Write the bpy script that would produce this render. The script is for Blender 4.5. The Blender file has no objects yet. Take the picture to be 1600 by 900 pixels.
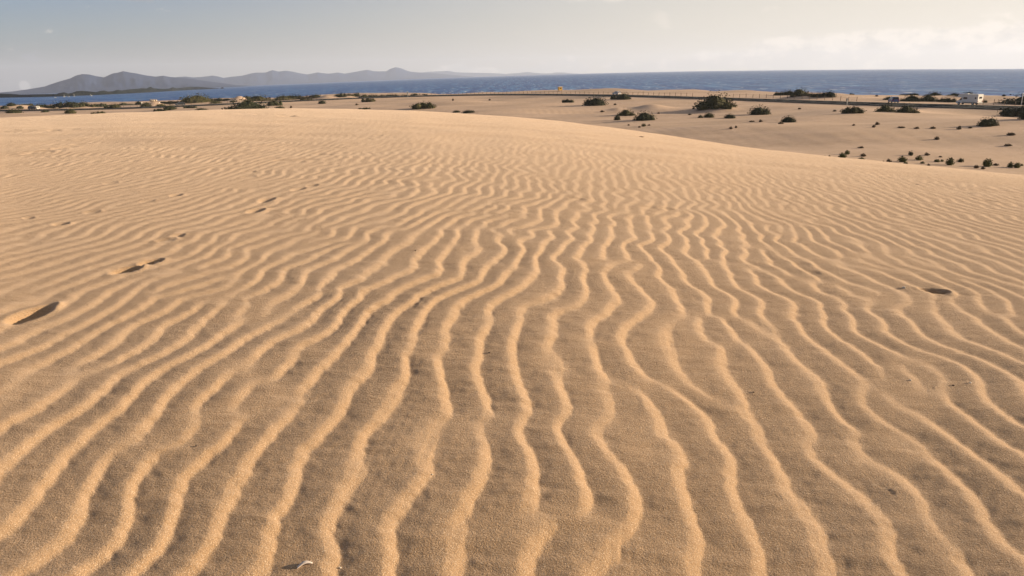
import bpy, bmesh, math, random
import numpy as np
from mathutils import Vector, Matrix

random.seed(7)
RNG = np.random.default_rng(11)
SC = bpy.context.scene
COL = SC.collection
PI = math.pi

# ------------------------------------------------------------------ camera
FPX = 1150.0                      # focal length in source pixels (frame 1600 wide)
PITCH = math.radians(16.13)
ROLL = 0.017
ZC = 9.5                          # eye height above the plain, 1.5 m above the dune
F = np.array([0, math.cos(PITCH), -math.sin(PITCH)])
R0 = np.array([1.0, 0, 0]); U0 = np.array([0, math.sin(PITCH), math.cos(PITCH)])
R = R0 * math.cos(ROLL) - U0 * math.sin(ROLL)
U = U0 * math.cos(ROLL) + R0 * math.sin(ROLL)
cam_data = bpy.data.cameras.new('camera')
cam = bpy.data.objects.new('camera', cam_data); COL.objects.link(cam)
M = Matrix(((R[0], U[0], -F[0], 0), (R[1], U[1], -F[1], 0), (R[2], U[2], -F[2], ZC), (0, 0, 0, 1)))
cam.matrix_world = M
cam_data.sensor_width = 36.0; cam_data.lens = FPX / 1600 * 36
cam_data.clip_start = 0.05; cam_data.clip_end = 60000
SC.camera = cam

def ray(u, v):
    d = F + (u - 800) / FPX * R - (v - 450) / FPX * U
    return d
def azel(u, v):
    d = ray(u, v); return math.atan2(d[0], d[1]), d[2] / math.hypot(d[0], d[1])

# ------------------------------------------------------------------ light
SUN_AZ = math.radians(84)         # clockwise from the view direction (+Y)
SUN_EL = math.radians(11.5)
EXPOSURE = 1.15
SC.view_settings.view_transform = 'Standard'; SC.view_settings.look = 'None'
SC.view_settings.exposure = EXPOSURE; SC.view_settings.gamma = 1
sd = bpy.data.lights.new('sun', 'SUN'); sd.energy = 4.9; sd.angle = math.radians(0.6); sd.color = (1.0, 0.815, 0.585)
sun = bpy.data.objects.new('sun', sd); COL.objects.link(sun)
sdir = Vector((math.sin(SUN_AZ) * math.cos(SUN_EL), math.cos(SUN_AZ) * math.cos(SUN_EL), math.sin(SUN_EL)))
sun.rotation_euler = sdir.to_track_quat('Z', 'Y').to_euler()

class NT:
    def __init__(s, tree): s.t = tree; s.n = tree.nodes; s.l = tree.links
    def new(s, typ, **kw):
        n = s.n.new(typ)
        for k, v in kw.items():
            if k.startswith('i_'): n.inputs[k[2:]].default_value = v
            else: setattr(n, k, v)
        return n
    def put(s, sock, v):
        if isinstance(v, bpy.types.NodeSocket): s.l.new(v, sock)
        else: sock.default_value = v
    def math(s, op, a, b=0.0, c=None, clamp=False):
        n = s.n.new('ShaderNodeMath'); n.operation = op; n.use_clamp = clamp
        s.put(n.inputs[0], a); s.put(n.inputs[1], b)
        if c is not None: s.put(n.inputs[2], c)
        return n.outputs[0]
    def ramp(s, v, lo, hi):
        n = s.n.new('ShaderNodeMapRange'); n.interpolation_type = 'SMOOTHSTEP'
        s.put(n.inputs[0], v); n.inputs[1].default_value = lo; n.inputs[2].default_value = hi
        return n.outputs[0]
    def mix(s, f, a, b, typ='MIX'):
        n = s.n.new('ShaderNodeMix'); n.data_type = 'RGBA'; n.blend_type = typ
        s.put(n.inputs[0], f); s.put(n.inputs[6], a); s.put(n.inputs[7], b)
        return n.outputs[2]
    def noise(s, vec, scale, detail=3.0, rough=0.55, dims='3D', out=0):
        n = s.n.new('ShaderNodeTexNoise'); n.noise_dimensions = dims
        if vec is not None: s.l.new(vec, n.inputs['Vector'])
        n.inputs['Scale'].default_value = scale; n.inputs['Detail'].default_value = detail
        n.inputs['Roughness'].default_value = rough
        return n.outputs[out]

world = bpy.data.worlds.new('World'); SC.world = world; world.use_nodes = True
W = NT(world.node_tree); W.n.clear()
sky = W.new('ShaderNodeTexSky', sky_type='NISHITA', sun_disc=False)
sky.sun_elevation = SUN_EL; sky.sun_rotation = SUN_AZ
sky.altitude = 0; sky.air_density = 1.0; sky.dust_density = 1.2; sky.ozone_density = 1.6
tc = W.new('ShaderNodeTexCoord'); sep = W.new('ShaderNodeSeparateXYZ'); W.l.new(tc.outputs['Generated'], sep.inputs[0])
X, Y, Z = sep.outputs
AZ = W.math('ARCTAN2', X, Y); EL = W.math('ARCSINE', Z)
cv = W.new('ShaderNodeCombineXYZ'); W.l.new(AZ, cv.inputs[0])
W.l.new(W.math('MULTIPLY', EL, 1.7), cv.inputs[1]); CV = cv.outputs[0]
n1 = W.noise(CV, 26, 6, 0.62); n2 = W.noise(CV, 9, 3, 0.5); n3 = W.noise(CV, 70, 4, 0.6)
def blob(u, v, wu, wv):
    a, e = azel(u, v)
    da = W.math('DIVIDE', W.math('SUBTRACT', AZ, a), wu / FPX)
    de = W.math('DIVIDE', W.math('SUBTRACT', EL, math.atan(e)), wv / FPX)
    q = W.math('ADD', W.math('MULTIPLY', da, da), W.math('MULTIPLY', de, de))
    return W.math('POWER', 2.718, W.math('MULTIPLY', q, -1.0))
def total(lst):
    s = lst[0]
    for x in lst[1:]: s = W.math('ADD', s, x)
    return s
low = total([blob(*b) for b in [(1480, 82, 110, 34), (1350, 88, 60, 26), (1215, 88, 50, 25), (1630, 76, 50, 34), (1120, 94, 50, 15),
                                (885, 100, 28, 15), (860, 110, 60, 9), (975, 104, 24, 9), (710, 107, 22, 8), (38, 134, 7, 6), (745, 112, 60, 5), (1040, 104, 50, 8)]])
dens = W.math('ADD', W.math('MULTIPLY', W.math('SUBTRACT', n1, 0.5), 2.3), W.math('SUBTRACT', low, 0.36))
cmask = W.ramp(dens, 0.0, 0.36)
n4 = W.noise(CV, 42, 4, 0.6)
cshade = W.ramp(W.math('ADD', W.math('ADD', n4, W.math('MULTIPLY', n1, 0.8)), W.math('MULTIPLY', W.math('SUBTRACT', EL, .022), 7.0)), 0.78, 1.12)
wisp = total([blob(*b) for b in [(1032, 24, 16, 9), (1040, 38, 9, 8), (905, 0, 22, 5), (960, -2, 24, 6), (1700, 20, 90, 20)]])
wm = W.math('MULTIPLY', W.ramp(W.math('ADD', wisp, W.math('MULTIPLY', W.math('SUBTRACT', n1, 0.5), 2.2)), 0.25, 1.2), 0.28)
grey = total([blob(*b) for b in [(53, 91, 17, 4.5), (45, 86, 8, 4), (57, 81, 5, 2), (205, -3, 40, 7)]])
gm = W.math('MULTIPLY', W.ramp(W.math('ADD', grey, W.math('MULTIPLY', W.math('SUBTRACT', n3, 0.5), 2.2)), 0.35, 1.0), 0.55)
# a thin general veil that whitens the air near the horizon and the sun's side
AEL = W.math('ABSOLUTE', EL)
hz = W.math('POWER', 2.718, W.math('MULTIPLY', AEL, -12.0))
SUNV = W.math('ADD', W.math('MULTIPLY', X, math.sin(SUN_AZ)), W.math('MULTIPLY', Y, math.cos(SUN_AZ)))
v1 = W.math('MULTIPLY', W.math('MULTIPLY', hz, W.ramp(SUNV, -1.1, 0.8)), 0.78)
v2 = W.math('MULTIPLY', W.math('MULTIPLY', W.math('POWER', 2.718, W.math('MULTIPLY', AEL, -1.6)), W.ramp(SUNV, -0.52, 0.7)), 0.95)
veil = W.math('SUBTRACT', 1.0, W.math('MULTIPLY', W.math('SUBTRACT', 1.0, v1), W.math('SUBTRACT', 1.0, v2)))
col = sky.outputs[0]
VEILC = (7.0, 6.25, 5.1, 1)
col = W.mix(1.0, col, (.53, .65, 1.0, 1), 'MULTIPLY')
hs = W.new('ShaderNodeHueSaturation'); W.l.new(col, hs.inputs['Color'])
W.l.new(W.math('SUBTRACT', 1.0, W.math('MULTIPLY', W.ramp(EL, .1, .5), .55)), hs.inputs['Saturation'])
col = hs.outputs[0]
col = W.mix(veil, col, VEILC)
cl_lit = (8.1, 7.2, 6.1, 1); cl_dark = (5.5, 5.1, 4.5, 1)
col = W.mix(W.math('MULTIPLY', cmask, 0.85), col, W.mix(cshade, cl_dark, cl_lit))
col = W.mix(wm, col, cl_lit)
col = W.mix(gm, col, (2.9, 2.9, 3.0, 1))
bg = W.new('ShaderNodeBackground'); W.l.new(col, bg.inputs[0]); bg.inputs[1].default_value = 0.058
wo = W.new('ShaderNodeOutputWorld'); W.l.new(bg.outputs[0], wo.inputs[0])

# ------------------------------------------------------------------ helpers
def tag(o, label=None, cat=None, group=None, kind=None):
    if label: o['label'] = label
    if cat: o['category'] = cat
    if group: o['group'] = group
    if kind: o['kind'] = kind
    return o
def link(name, mesh, mat=None, parent=None):
    o = bpy.data.objects.new(name, mesh); COL.objects.link(o)
    if mat is not None and not mesh.materials: mesh.materials.append(mat)
    if parent is not None: o.parent = parent
    return o
def empty(name, loc, rz=0.0):
    o = bpy.data.objects.new(name, None); COL.objects.link(o); o.location = loc; o.rotation_euler = (0, 0, rz)
    o.empty_display_size = 0.3
    return o
def np_mesh(name, co, quads, smooth=True):
    me = bpy.data.meshes.new(name)
    co = np.ascontiguousarray(co, dtype=np.float32); quads = np.ascontiguousarray(quads, dtype=np.int32)
    k = quads.shape[1]
    me.vertices.add(len(co)); me.vertices.foreach_set('co', co.ravel())
    me.loops.add(quads.size); me.loops.foreach_set('vertex_index', quads.ravel())
    me.polygons.add(len(quads)); me.polygons.foreach_set('loop_start', np.arange(len(quads), dtype=np.int32) * k)
    me.polygons.foreach_set('use_smooth', np.full(len(quads), smooth))
    me.update(calc_edges=True)
    return me

def grf(n, cell, lx, ly, seed, power=None):
    """periodic gaussian random field, correlation lengths lx, ly (m), unit variance"""
    r = np.random.default_rng(seed)
    k = np.fft.fftfreq(n, cell) * 2 * PI
    kx, ky = np.meshgrid(k, k, indexing='ij')
    w = np.exp(-((kx * lx) ** 2 + (ky * ly) ** 2) / 4)
    f = np.fft.ifft2(np.fft.fft2(r.standard_normal((n, n))) * w).real
    return f / f.std()
def samp(f, cell, x, y):
    n = f.shape[0]
    gx = x / cell; gy = y / cell
    ix = np.floor(gx); iy = np.floor(gy)
    fx = gx - ix; fy = gy - iy
    fx = fx * fx * (3 - 2 * fx); fy = fy * fy * (3 - 2 * fy)
    ix = ix.astype(np.int64) % n; iy = iy.astype(np.int64) % n
    jx = (ix + 1) % n; jy = (iy + 1) % n
    return (f[ix, iy] * (1 - fx) * (1 - fy) + f[jx, iy] * fx * (1 - fy) + f[ix, jy] * (1 - fx) * fy + f[jx, jy] * fx * fy)
def sstep(x, a, b):
    t = np.clip((x - a) / (b - a), 0, 1); return t * t * (3 - 2 * t)

def polar_table(pts, fn):
    """pts (u, v) -> sorted az array and fn(az, tan_el)"""
    out = []
    for u, v in pts:
        a, e = azel(u, v); out.append((a, fn(a, e)))
    out.sort(); A = np.array([o[0] for o in out]); V = np.array([o[1] for o in out])
    return A, V

# ------------------------------------------------------------------ terrain
CREST = [(-150, 188), (0, 184.5), (100, 180), (200, 176), (300, 173), (400, 171), (530, 171), (640, 173.5), (720, 178), (800, 183), (900, 193),
         (1000, 206), (1100, 221), (1200, 235), (1300, 246), (1400, 256), (1500, 265.5), (1600, 275), (1700, 284)]
def rc_of(az): return np.interp(az, [-0.7, -0.3, 0, 0.3, 0.7], [30, 30, 27, 23, 20])
cA, cE = polar_table(CREST, lambda a, e: e)
def crest_c(az): return 1.5 / rc_of(az) ** 2
cS = cE + 2 * np.sqrt(1.5 * crest_c(cA))
cA = np.concatenate([[-PI], cA, [PI]]); cS = np.concatenate([[0.01], cS, [0.01]])
def dune_z(r, az):
    s = np.interp(az, cA, cS)
    return 8 + s * r - crest_c(az) * r * r

def base_z(x, y):
    return 0.012 * (x - 60 - np.sqrt((x - 60) ** 2 + 3600)) / 2 + 0.35
G1 = grf(512, 2.0, 26, 16, 21); G2 = grf(512, 2.0, 12, 7, 22); G3 = grf(512, 0.6, 2.2, 1.8, 23)
def solve_r(a, e, dz=0.0):
    r = 250.0
    for _ in range(40):
        z = base_z(r * math.sin(a), r * math.cos(a)) + dz
        r = 0.5 * r + 0.5 * (ZC - z) / max(-e, 1e-3)
    return float(r)
ROADPX = [(-60, 172.6), (0, 172), (100, 171), (200, 169.2), (302, 165.5), (412, 160.5), (513, 155.2), (571, 152.5), (690, 149.2), (790, 148), (864, 148.2), (950, 149.3), (1040, 151.5),
          (1167, 155.3), (1330, 160.8), (1430, 165), (1580, 168.8), (1660, 171)]
rA, rR = polar_table(ROADPX, lambda a, e: solve_r(a, e, 0.5))
pf = np.polyfit(rA, 1.0 / rR, 6)
rA2 = np.linspace(rA[0], rA[-1], 160); rR2 = 1.0 / np.polyval(pf, rA2)
def road_r(az): return np.interp(az, rA2, rR2)
BERM = [(-80, 158), (0, 158.5), (40, 159), (90, 163), (130, 160), (200, 158), (260, 157), (300, 154), (340, 152), (400, 149.3), (450, 148), (520, 145.5), (560, 145), (640, 144.5),
        (720, 143.8), (800, 142.8), (900, 141.7), (1000, 141.5), (1100, 141.7), (1200, 143.5), (1300, 146), (1400, 147.7), (1500, 150), (1600, 152.3), (1700, 155)]
bA, bR = polar_table(BERM, lambda a, e: solve_r(a, e, 0.0))
def berm_r(az): return np.interp(az, bA, bR)
ZSEA = -4.0
MOUNDS = []                        # (x, y, rx, ry, h)
def plain_z(x, y):
    x = np.asarray(x, float); y = np.asarray(y, float)
    r = np.hypot(x, y); az = np.arctan2(x, y)
    z = base_z(x, y)
    rr = road_r(az); d = r - rr
    near_road = np.exp(-(d / 14) ** 2)
    und = 0.46 * samp(G1, 2.0, x, y) + 0.24 * samp(G2, 2.0, x, y) + 0.012 * samp(G3, 0.6, x, y)
    z = z + und * (1 - near_road)
    for mx, my, ax, ay, h in MOUNDS:
        q = ((x - mx) / ax) ** 2 + ((y - my) / ay) ** 2
        z = z + h * np.exp(-q)
    z = z * (1 - near_road) + near_road * (base_z(x, y) + 0.5) + 0.32 * np.tanh(d / 6) * np.exp(-(d / 45) ** 2)
    over = np.maximum(0, r - berm_r(az))
    z = z - np.minimum(over * 0.085, 9.0)
    return z
def cast_plain(u, v, dv=0.0):
    a, e = azel(u, v)
    rs = np.geomspace(48, 480, 900)
    x = rs * math.sin(a); y = rs * math.cos(a)
    g = plain_z(x, y) - (ZC + e * rs)
    k = np.argmax(g > 0)
    r = rs[k] if g[k] > 0 else min(float(berm_r(a)) - 2, 470)
    return r * math.sin(a), r * math.cos(a)
for (u, v, w, h, dp) in [(1018, 170, 60, 8, .5), (965, 172, 30, 4, .5), (30, 166, 60, 8, .5), (243, 164.5, 22, 6.5, .6), (375, 157, 26, 8.5, .6), (512, 150, 30, 5.5, .6), (545, 152, 30, 4, .5),
                        (1118, 172, 60, 6, .5), (1250, 152, 50, 5, .5), (1420, 174, 34, 6, .5), (130, 166, 30, 4, .5), (105, 168, 20, 4, .5), (655, 146, 26, 3.5, .6), (160, 170, 60, 2, .5), (1350, 178, 90, 2, .4)]:
    x, y = cast_plain(u, v); t = math.hypot(x, y)
    MOUNDS.append((x, y, w / FPX * t * 0.42, w / FPX * t * dp, h / FPX * t * 0.8))
def terrain(x, y):
    x = np.asarray(x, float); y = np.asarray(y, float)
    r = np.hypot(x, y); az = np.arctan2(x, y)
    a = dune_z(r, az); b = plain_z(x, y)
    k = 0.6
    m = (a + b + np.sqrt((a - b) ** 2 + k * k)) / 2
    return m

# ---- ripples
LAM = 0.173; AZR = math.radians(7.0)
env_cell = 0.04; NE = 2048
def cgrf(lw, ll, seed): return (grf(NE, env_cell, lw, ll, seed) + 1j * grf(NE, env_cell, lw, ll, seed + 1)) / math.sqrt(2)
ENV = 0.68 + 0.90 * cgrf(0.26, 0.19, 31)
WA = grf(NE, env_cell, 0.17, 0.13, 41); WB = grf(NE, env_cell, 0.55, 0.34, 42); WC = grf(NE, env_cell, 3.6, 3.0, 43)
AM = grf(NE, env_cell, 1.2, 1.6, 44); LOW = grf(512, 0.4, 4.5, 5.5, 45)
tt = np.linspace(0, 1, 1024, endpoint=False); TC = 0.73
prof = np.where(tt < TC, 0.55 * tt / TC + 0.45 * (1 - (1 - tt / TC) ** 1.9), 0.0)
q = np.clip((tt - TC) / (1 - TC), 0, 1); prof = np.where(tt >= TC, 1 - (q * 0.2 + 0.8 * q ** 1.7), prof)
def soften(p, s):
    kern = np.exp(-0.5 * (np.minimum(tt, 1 - tt) / s) ** 2); kern /= kern.sum()
    return np.fft.ifft(np.fft.fft(p) * np.fft.fft(kern)).real
wc_ = np.exp(-((tt - TC) / .16) ** 2)
prof = soften(prof, .020) * wc_ + soften(prof, .014) * (1 - wc_)
prof -= prof.mean()
fine_cell = 0.007
FA = grf(1024, fine_cell, 0.020, 0.012, 46); FB = grf(1024, fine_cell, 0.085, 0.022, 47); FC = grf(1024, fine_cell, 0.05, 0.035, 48)
def ripple(x, y):
    w = x * math.cos(AZR) - y * math.sin(AZR); l = x * math.sin(AZR) + y * math.cos(AZR)
    r = np.hypot(x, y); az = np.arctan2(x, y)
    mid = 1 + 0.9 * sstep(l, 3.2, 6.5)
    w2 = w + 0.0135 * mid * samp(WA, env_cell, w, l) + 0.042 * samp(WB, env_cell, w, l) + 0.11 * samp(WC, env_cell, w, l)
    near = 1 - sstep(r, 5, 11)
    w2 = w2 + near * (0.0020 * samp(FA, fine_cell, w, l) + 0.0032 * samp(FB, fine_cell, w, l))
    e = samp(ENV, env_cell, w, l)
    lam = LAM - 0.028 * sstep(l, 2.2, 8.5)
    ph = (w2 / lam + np.angle(e) / (2 * PI)) % 1.0
    h = prof[(ph * 1024).astype(int) % 1024]
    am = 0.0102 * (1 - .30 * sstep(r, 3.5, 9)) * np.clip(np.abs(e) * 1.5, 0.25, 1.1) * np.clip(0.88 + 0.25 * samp(AM, env_cell, w, l), 0.35, 1.3)
    fade = 1 - 0.80 * sstep(r + 1.6 * samp(WC, env_cell, l + 11, w), 6, 19)
    h = h * am * fade + near * (0.00030 * samp(FA, fine_cell, w, l) + 0.00085 * samp(FB, fine_cell, w + 3, l) + 0.0002 * samp(FC, fine_cell, w, l))
    return h, sstep(ph, .0, .18) * (1 - sstep(ph, TC - .25, TC + .08)) * np.clip(fade, 0, 1)

def ground_px(u, v):
    """point on the dune under a pixel"""
    a, e = azel(u, v); rs = np.geomspace(1.2, 60, 3000)
    g = dune_z(rs, a) - (ZC + e * rs); k = np.argmax(g > 0); r = rs[k]
    return np.array([r * math.sin(a), r * math.cos(a)])
DENTS = []
for (u1, v1, u2, v2, wd, dp) in [(20, 517, 78, 493, .065, .055), (68, 493, 90, 490, .03, .03), (180, 439, 218, 429, .055, .05), (222, 425, 252, 418, .045, .042), 
                                 (250, 388, 270, 382, .06, .035), (270, 380, 286, 376, .04, .03), (135, 339, 155, 336, .06, .035), (90, 360, 103, 356, .06, .035), (222, 321, 240, 318, .05, .025), (270, 312, 282, 309, .05, .035),
                                 (166, 291, 180, 288, .06, .03), (408, 322, 426, 316, .055, .035), (392, 340, 408, 334, .06, .035), (458, 303, 474, 299, .05, .03),
                                 (482, 296, 494, 293, .05, .03), (380, 281, 396, 278, .06, .03), (383, 272, 396, 270, .06, .025), (40, 348, 52, 346, .05, .03),
                                 (1438, 461, 1478, 467, .042, .046), (1470, 467, 1540, 474, .028, .02), (1424, 461, 1450, 470, .03, .012), (1240, 420, 1262, 424, .05, .0199), (1256, 432, 1276, 438, .05, .0199), (1375, 444, 1390, 446, .02, .015),
                                 (888, 315, 912, 319, .05, .028), (1000, 330, 1022, 330, .04, .025), (1030, 331, 1060, 336, .04, .022), (1308, 258, 1334, 260, .05, .03), (1368, 279, 1405, 284, .05, .025), (1422, 290, 1432, 292, .06, .03), (1428, 271, 1442, 273, .05, .03),
                                 (1505, 304, 1520, 307, .06, .03), (1530, 316, 1556, 319, .05, .03), (1590, 290, 1602, 291, .05, .03), (1224, 383, 1246, 386, .06, .018), (1300, 245, 1320, 247, .05, .02), (1460, 252, 1478, 254, .05, .02), (1120, 274, 1132, 276, .05, .02),
                                 (1370, 765, 1392, 780, .015, .008), (1498, 822, 1532, 834, .015, .006), (1310, 710, 1336, 716, .015, .008), (1080, 585, 1110, 592, .03, .007), (980, 596, 1008, 601, .03, .006)]:
    p = ground_px(u1, v1); qv = ground_px(u2, v2); c = (p + qv) / 2; d = qv - p; L = np.hypot(*d)
    DENTS.append((c[0], c[1], d[0] / L, d[1] / L, L / 2 + 0.01, wd, dp * .48 if dp > .02 else dp * .35, .3))
# faint tracks on the smooth upper part of the dune
rr_ = random.Random(5)
def track(pts, n, wd=.07, dp=.025, jit=1.0):
    for i in range(n):
        f = (i + .5) / n * (len(pts) - 1); k = int(f); f -= k
        u = pts[k][0] * (1 - f) + pts[k + 1][0] * f + rr_.uniform(-5, 5) * jit; v = pts[k][1] * (1 - f) + pts[k + 1][1] * f + rr_.uniform(-1, 1) * jit
        c = ground_px(u, v); a = rr_.uniform(-.5, 1.2)
        DENTS.append((c[0], c[1], math.cos(a), math.sin(a), rr_.uniform(.10, .17), wd * rr_.uniform(.8, 1.3), dp * rr_.uniform(.4, .9), .12))
track([(345, 178), (400, 177.5), (440, 180), (460, 184)], 16, .12, .05)
track([(40, 240), (80, 236), (130, 223)], 12)
track([(5, 205), (60, 207), (110, 202)], 45, .06, .02, 2.5)
track([(420, 250), (470, 255), (560, 220), (640, 200)], 12)
track([(880, 218), (930, 222), (985, 228), (1010, 226)], 9, .06, .02)
track([(1060, 227), (1150, 240), (1240, 250), (1330, 262)], 8, .05, .02)

# one polar sheet: dune, plain and shore
azf = np.radians(np.linspace(-43, 43, 920)); azc = np.radians(np.linspace(43, 317, 96))[1:-1]
AZS = np.concatenate([azf, azc])
RS = np.concatenate([np.geomspace(0.95, 20, 620)[:-1], np.geomspace(20, 48, 110)[:-1], np.geomspace(48, 130, 70)[:-1], np.geomspace(130, 560, 150)])
na, nr = len(AZS), len(RS)
AA, RR = np.meshgrid(AZS, RS, indexing='xy')
XX = (RR * np.sin(AA)).ravel(); YY = (RR * np.cos(AA)).ravel()
ZZ = terrain(XX, YY)
nz = np.hypot(XX, YY) < 60
xn, yn = XX[nz], YY[nz]
zadd, sts = ripple(xn, yn)
stoss = np.full(len(ZZ), .45, dtype=np.float32); stoss[nz] = sts
zadd += 0.016 * samp(LOW, 0.4, xn, yn) * sstep(np.hypot(xn, yn), 1, 6) * (1 - sstep(np.hypot(xn, yn), 20, 30) * .6)
zadd += 0.006 * samp(WA, env_cell, xn * .35, yn * .35) * sstep(np.hypot(xn, yn), 8, 14)
for (cx, cy, dx, dy, L, wd, dp, rim) in DENTS:
    k = np.where((np.abs(xn - cx) < 2.2 * L + .1) & (np.abs(yn - cy) < 2.2 * L + .1))[0]
    a = (xn[k] - cx) * dx + (yn[k] - cy) * dy; b = -(xn[k] - cx) * dy + (yn[k] - cy) * dx
    s = np.sqrt((a / L) ** 2 + (b / wd) ** 2)
    z0 = zadd[k]
    gx = np.clip((xn[k] - cx) / (wd + L * .3), -1, 1)
    flat = np.exp(-(s / 1.0) ** 6) * (1.0 if dp > .02 else 0.0)
    zadd[k] = z0 * (1 - .8 * flat) - .55 * dp * np.exp(-(s / .95) ** np.where(gx < 0, 6.0, 3.0)) + dp * (.12 + rim * np.maximum(0, gx)) * np.exp(-((s - 1.3) / .28) ** 2)
ZZ[nz] += zadd
co = np.stack([XX, YY, ZZ], 1)
i = np.arange(nr - 1)[:, None]; j = np.arange(na)[None, :]
q = np.stack([i * na + j, i * na + (j + 1) % na, (i + 1) * na + (j + 1) % na, (i + 1) * na + j], -1).reshape(-1, 4)[:, ::-1]
me = np_mesh('ground', co, q)
at = me.attributes.new('coarse_grain', 'FLOAT', 'POINT'); at.data.foreach_set('value', stoss)

# ------------------------------------------------------------------ materials
def mat(name):
    m = bpy.data.materials.new(name); m.use_nodes = True
    t = NT(m.node_tree); b = m.node_tree.nodes['Principled BSDF']
    return m, t, b
def simple(name, col, rough=.6, metal=0.0, var=.12, scale=6.0, spec=.3):
    m, t, b = mat(name)
    tc = t.new('ShaderNodeTexCoord')
    n = t.noise(tc.outputs['Object'], scale, 4)
    c = t.mix(t.ramp(n, .3, .7), tuple(x * (1 - var) for x in col) + (1,), tuple(min(1, x * (1 + var)) for x in col) + (1,))
    t.l.new(c, b.inputs['Base Color']); b.inputs['Roughness'].default_value = rough; b.inputs['Metallic'].default_value = metal
    b.inputs['Specular IOR Level'].default_value = spec
    return m

def sand_material():
    m, t, b = mat('sand')
    tc = t.new('ShaderNodeTexCoord'); P = tc.outputs['Object']
    big = t.noise(P, .035, 3); mid = t.noise(P, 1.3, 4); gr = t.noise(P, 170, 3, .7); gr2 = t.noise(P, 330, 2, .6)
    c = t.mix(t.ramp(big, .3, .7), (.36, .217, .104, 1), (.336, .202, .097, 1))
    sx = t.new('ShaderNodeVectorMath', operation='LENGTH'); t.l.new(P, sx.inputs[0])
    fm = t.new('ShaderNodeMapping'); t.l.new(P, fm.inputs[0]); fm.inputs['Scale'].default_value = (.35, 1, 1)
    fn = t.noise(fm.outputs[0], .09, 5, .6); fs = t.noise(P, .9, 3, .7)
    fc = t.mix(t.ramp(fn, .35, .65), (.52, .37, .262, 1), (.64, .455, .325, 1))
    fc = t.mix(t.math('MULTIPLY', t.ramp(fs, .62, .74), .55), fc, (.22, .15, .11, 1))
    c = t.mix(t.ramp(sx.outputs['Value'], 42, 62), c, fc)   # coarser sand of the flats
    c = t.mix(t.math('MULTIPLY', t.ramp(mid, .4, .75), .35), c, (.40, .262, .155, 1))
    at = t.new('ShaderNodeAttribute', attribute_name='coarse_grain'); CG = at.outputs['Fac']
    gs = t.math('ADD', .50, t.math('MULTIPLY', CG, .42))
    cl = t.noise(P, 70, 3, .65)
    c = t.mix(t.math('MULTIPLY', t.ramp(gr, .48, .66), t.math('MULTIPLY', gs, .75)), c, (.20, .115, .055, 1))
    c = t.mix(t.math('MULTIPLY', t.ramp(cl, .48, .70), t.math('MULTIPLY', gs, .30)), c, (.24, .145, .07, 1))
    c = t.mix(t.math('MULTIPLY', t.ramp(gr2, .57, .68), .75), c, (.80, .64, .46, 1))
    t.l.new(c, b.inputs['Base Color'])
    b.inputs['Roughness'].default_value = .95; b.inputs['Specular IOR Level'].default_value = .12
    t.l.new(t.math('MULTIPLY', t.math('SUBTRACT', 1.0, t.ramp(sx.outputs['Value'], 42, 62)), .35), b.inputs['Sheen Weight']); b.inputs['Sheen Roughness'].default_value = .6; b.inputs['Sheen Tint'].default_value = (1.0, .80, .65, 1)
    mp = t.new('ShaderNodeMapping'); t.l.new(P, mp.inputs[0]); mp.inputs['Rotation'].default_value = (0, 0, AZR)
    mp.inputs['Scale'].default_value = (.38, 1.0, 1.0)
    st = t.noise(mp.outputs[0], 95, 3, .6)
    st2 = t.noise(mp.outputs[0], 34, 2, .5)
    h = t.math('ADD', t.math('MULTIPLY', st, .0022), t.math('MULTIPLY', gr, .0064))
    h = t.math('ADD', h, t.math('MULTIPLY', st2, .0034))
    h = t.math('ADD', h, t.math('MULTIPLY', cl, .0036))
    h = t.math('ADD', h, t.math('MULTIPLY', gr2, .0016))
    bp = t.new('ShaderNodeBump'); t.l.new(t.math('ADD', .55, t.math('MULTIPLY', CG, .45)), bp.inputs['Strength']); bp.inputs['Distance'].default_value = 1.0
    t.l.new(h, bp.inputs['Height']); t.l.new(bp.outputs[0], b.inputs['Normal'])
    return m
M_SAND = sand_material()
tag(link('ground', me, M_SAND), kind='structure')

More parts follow.
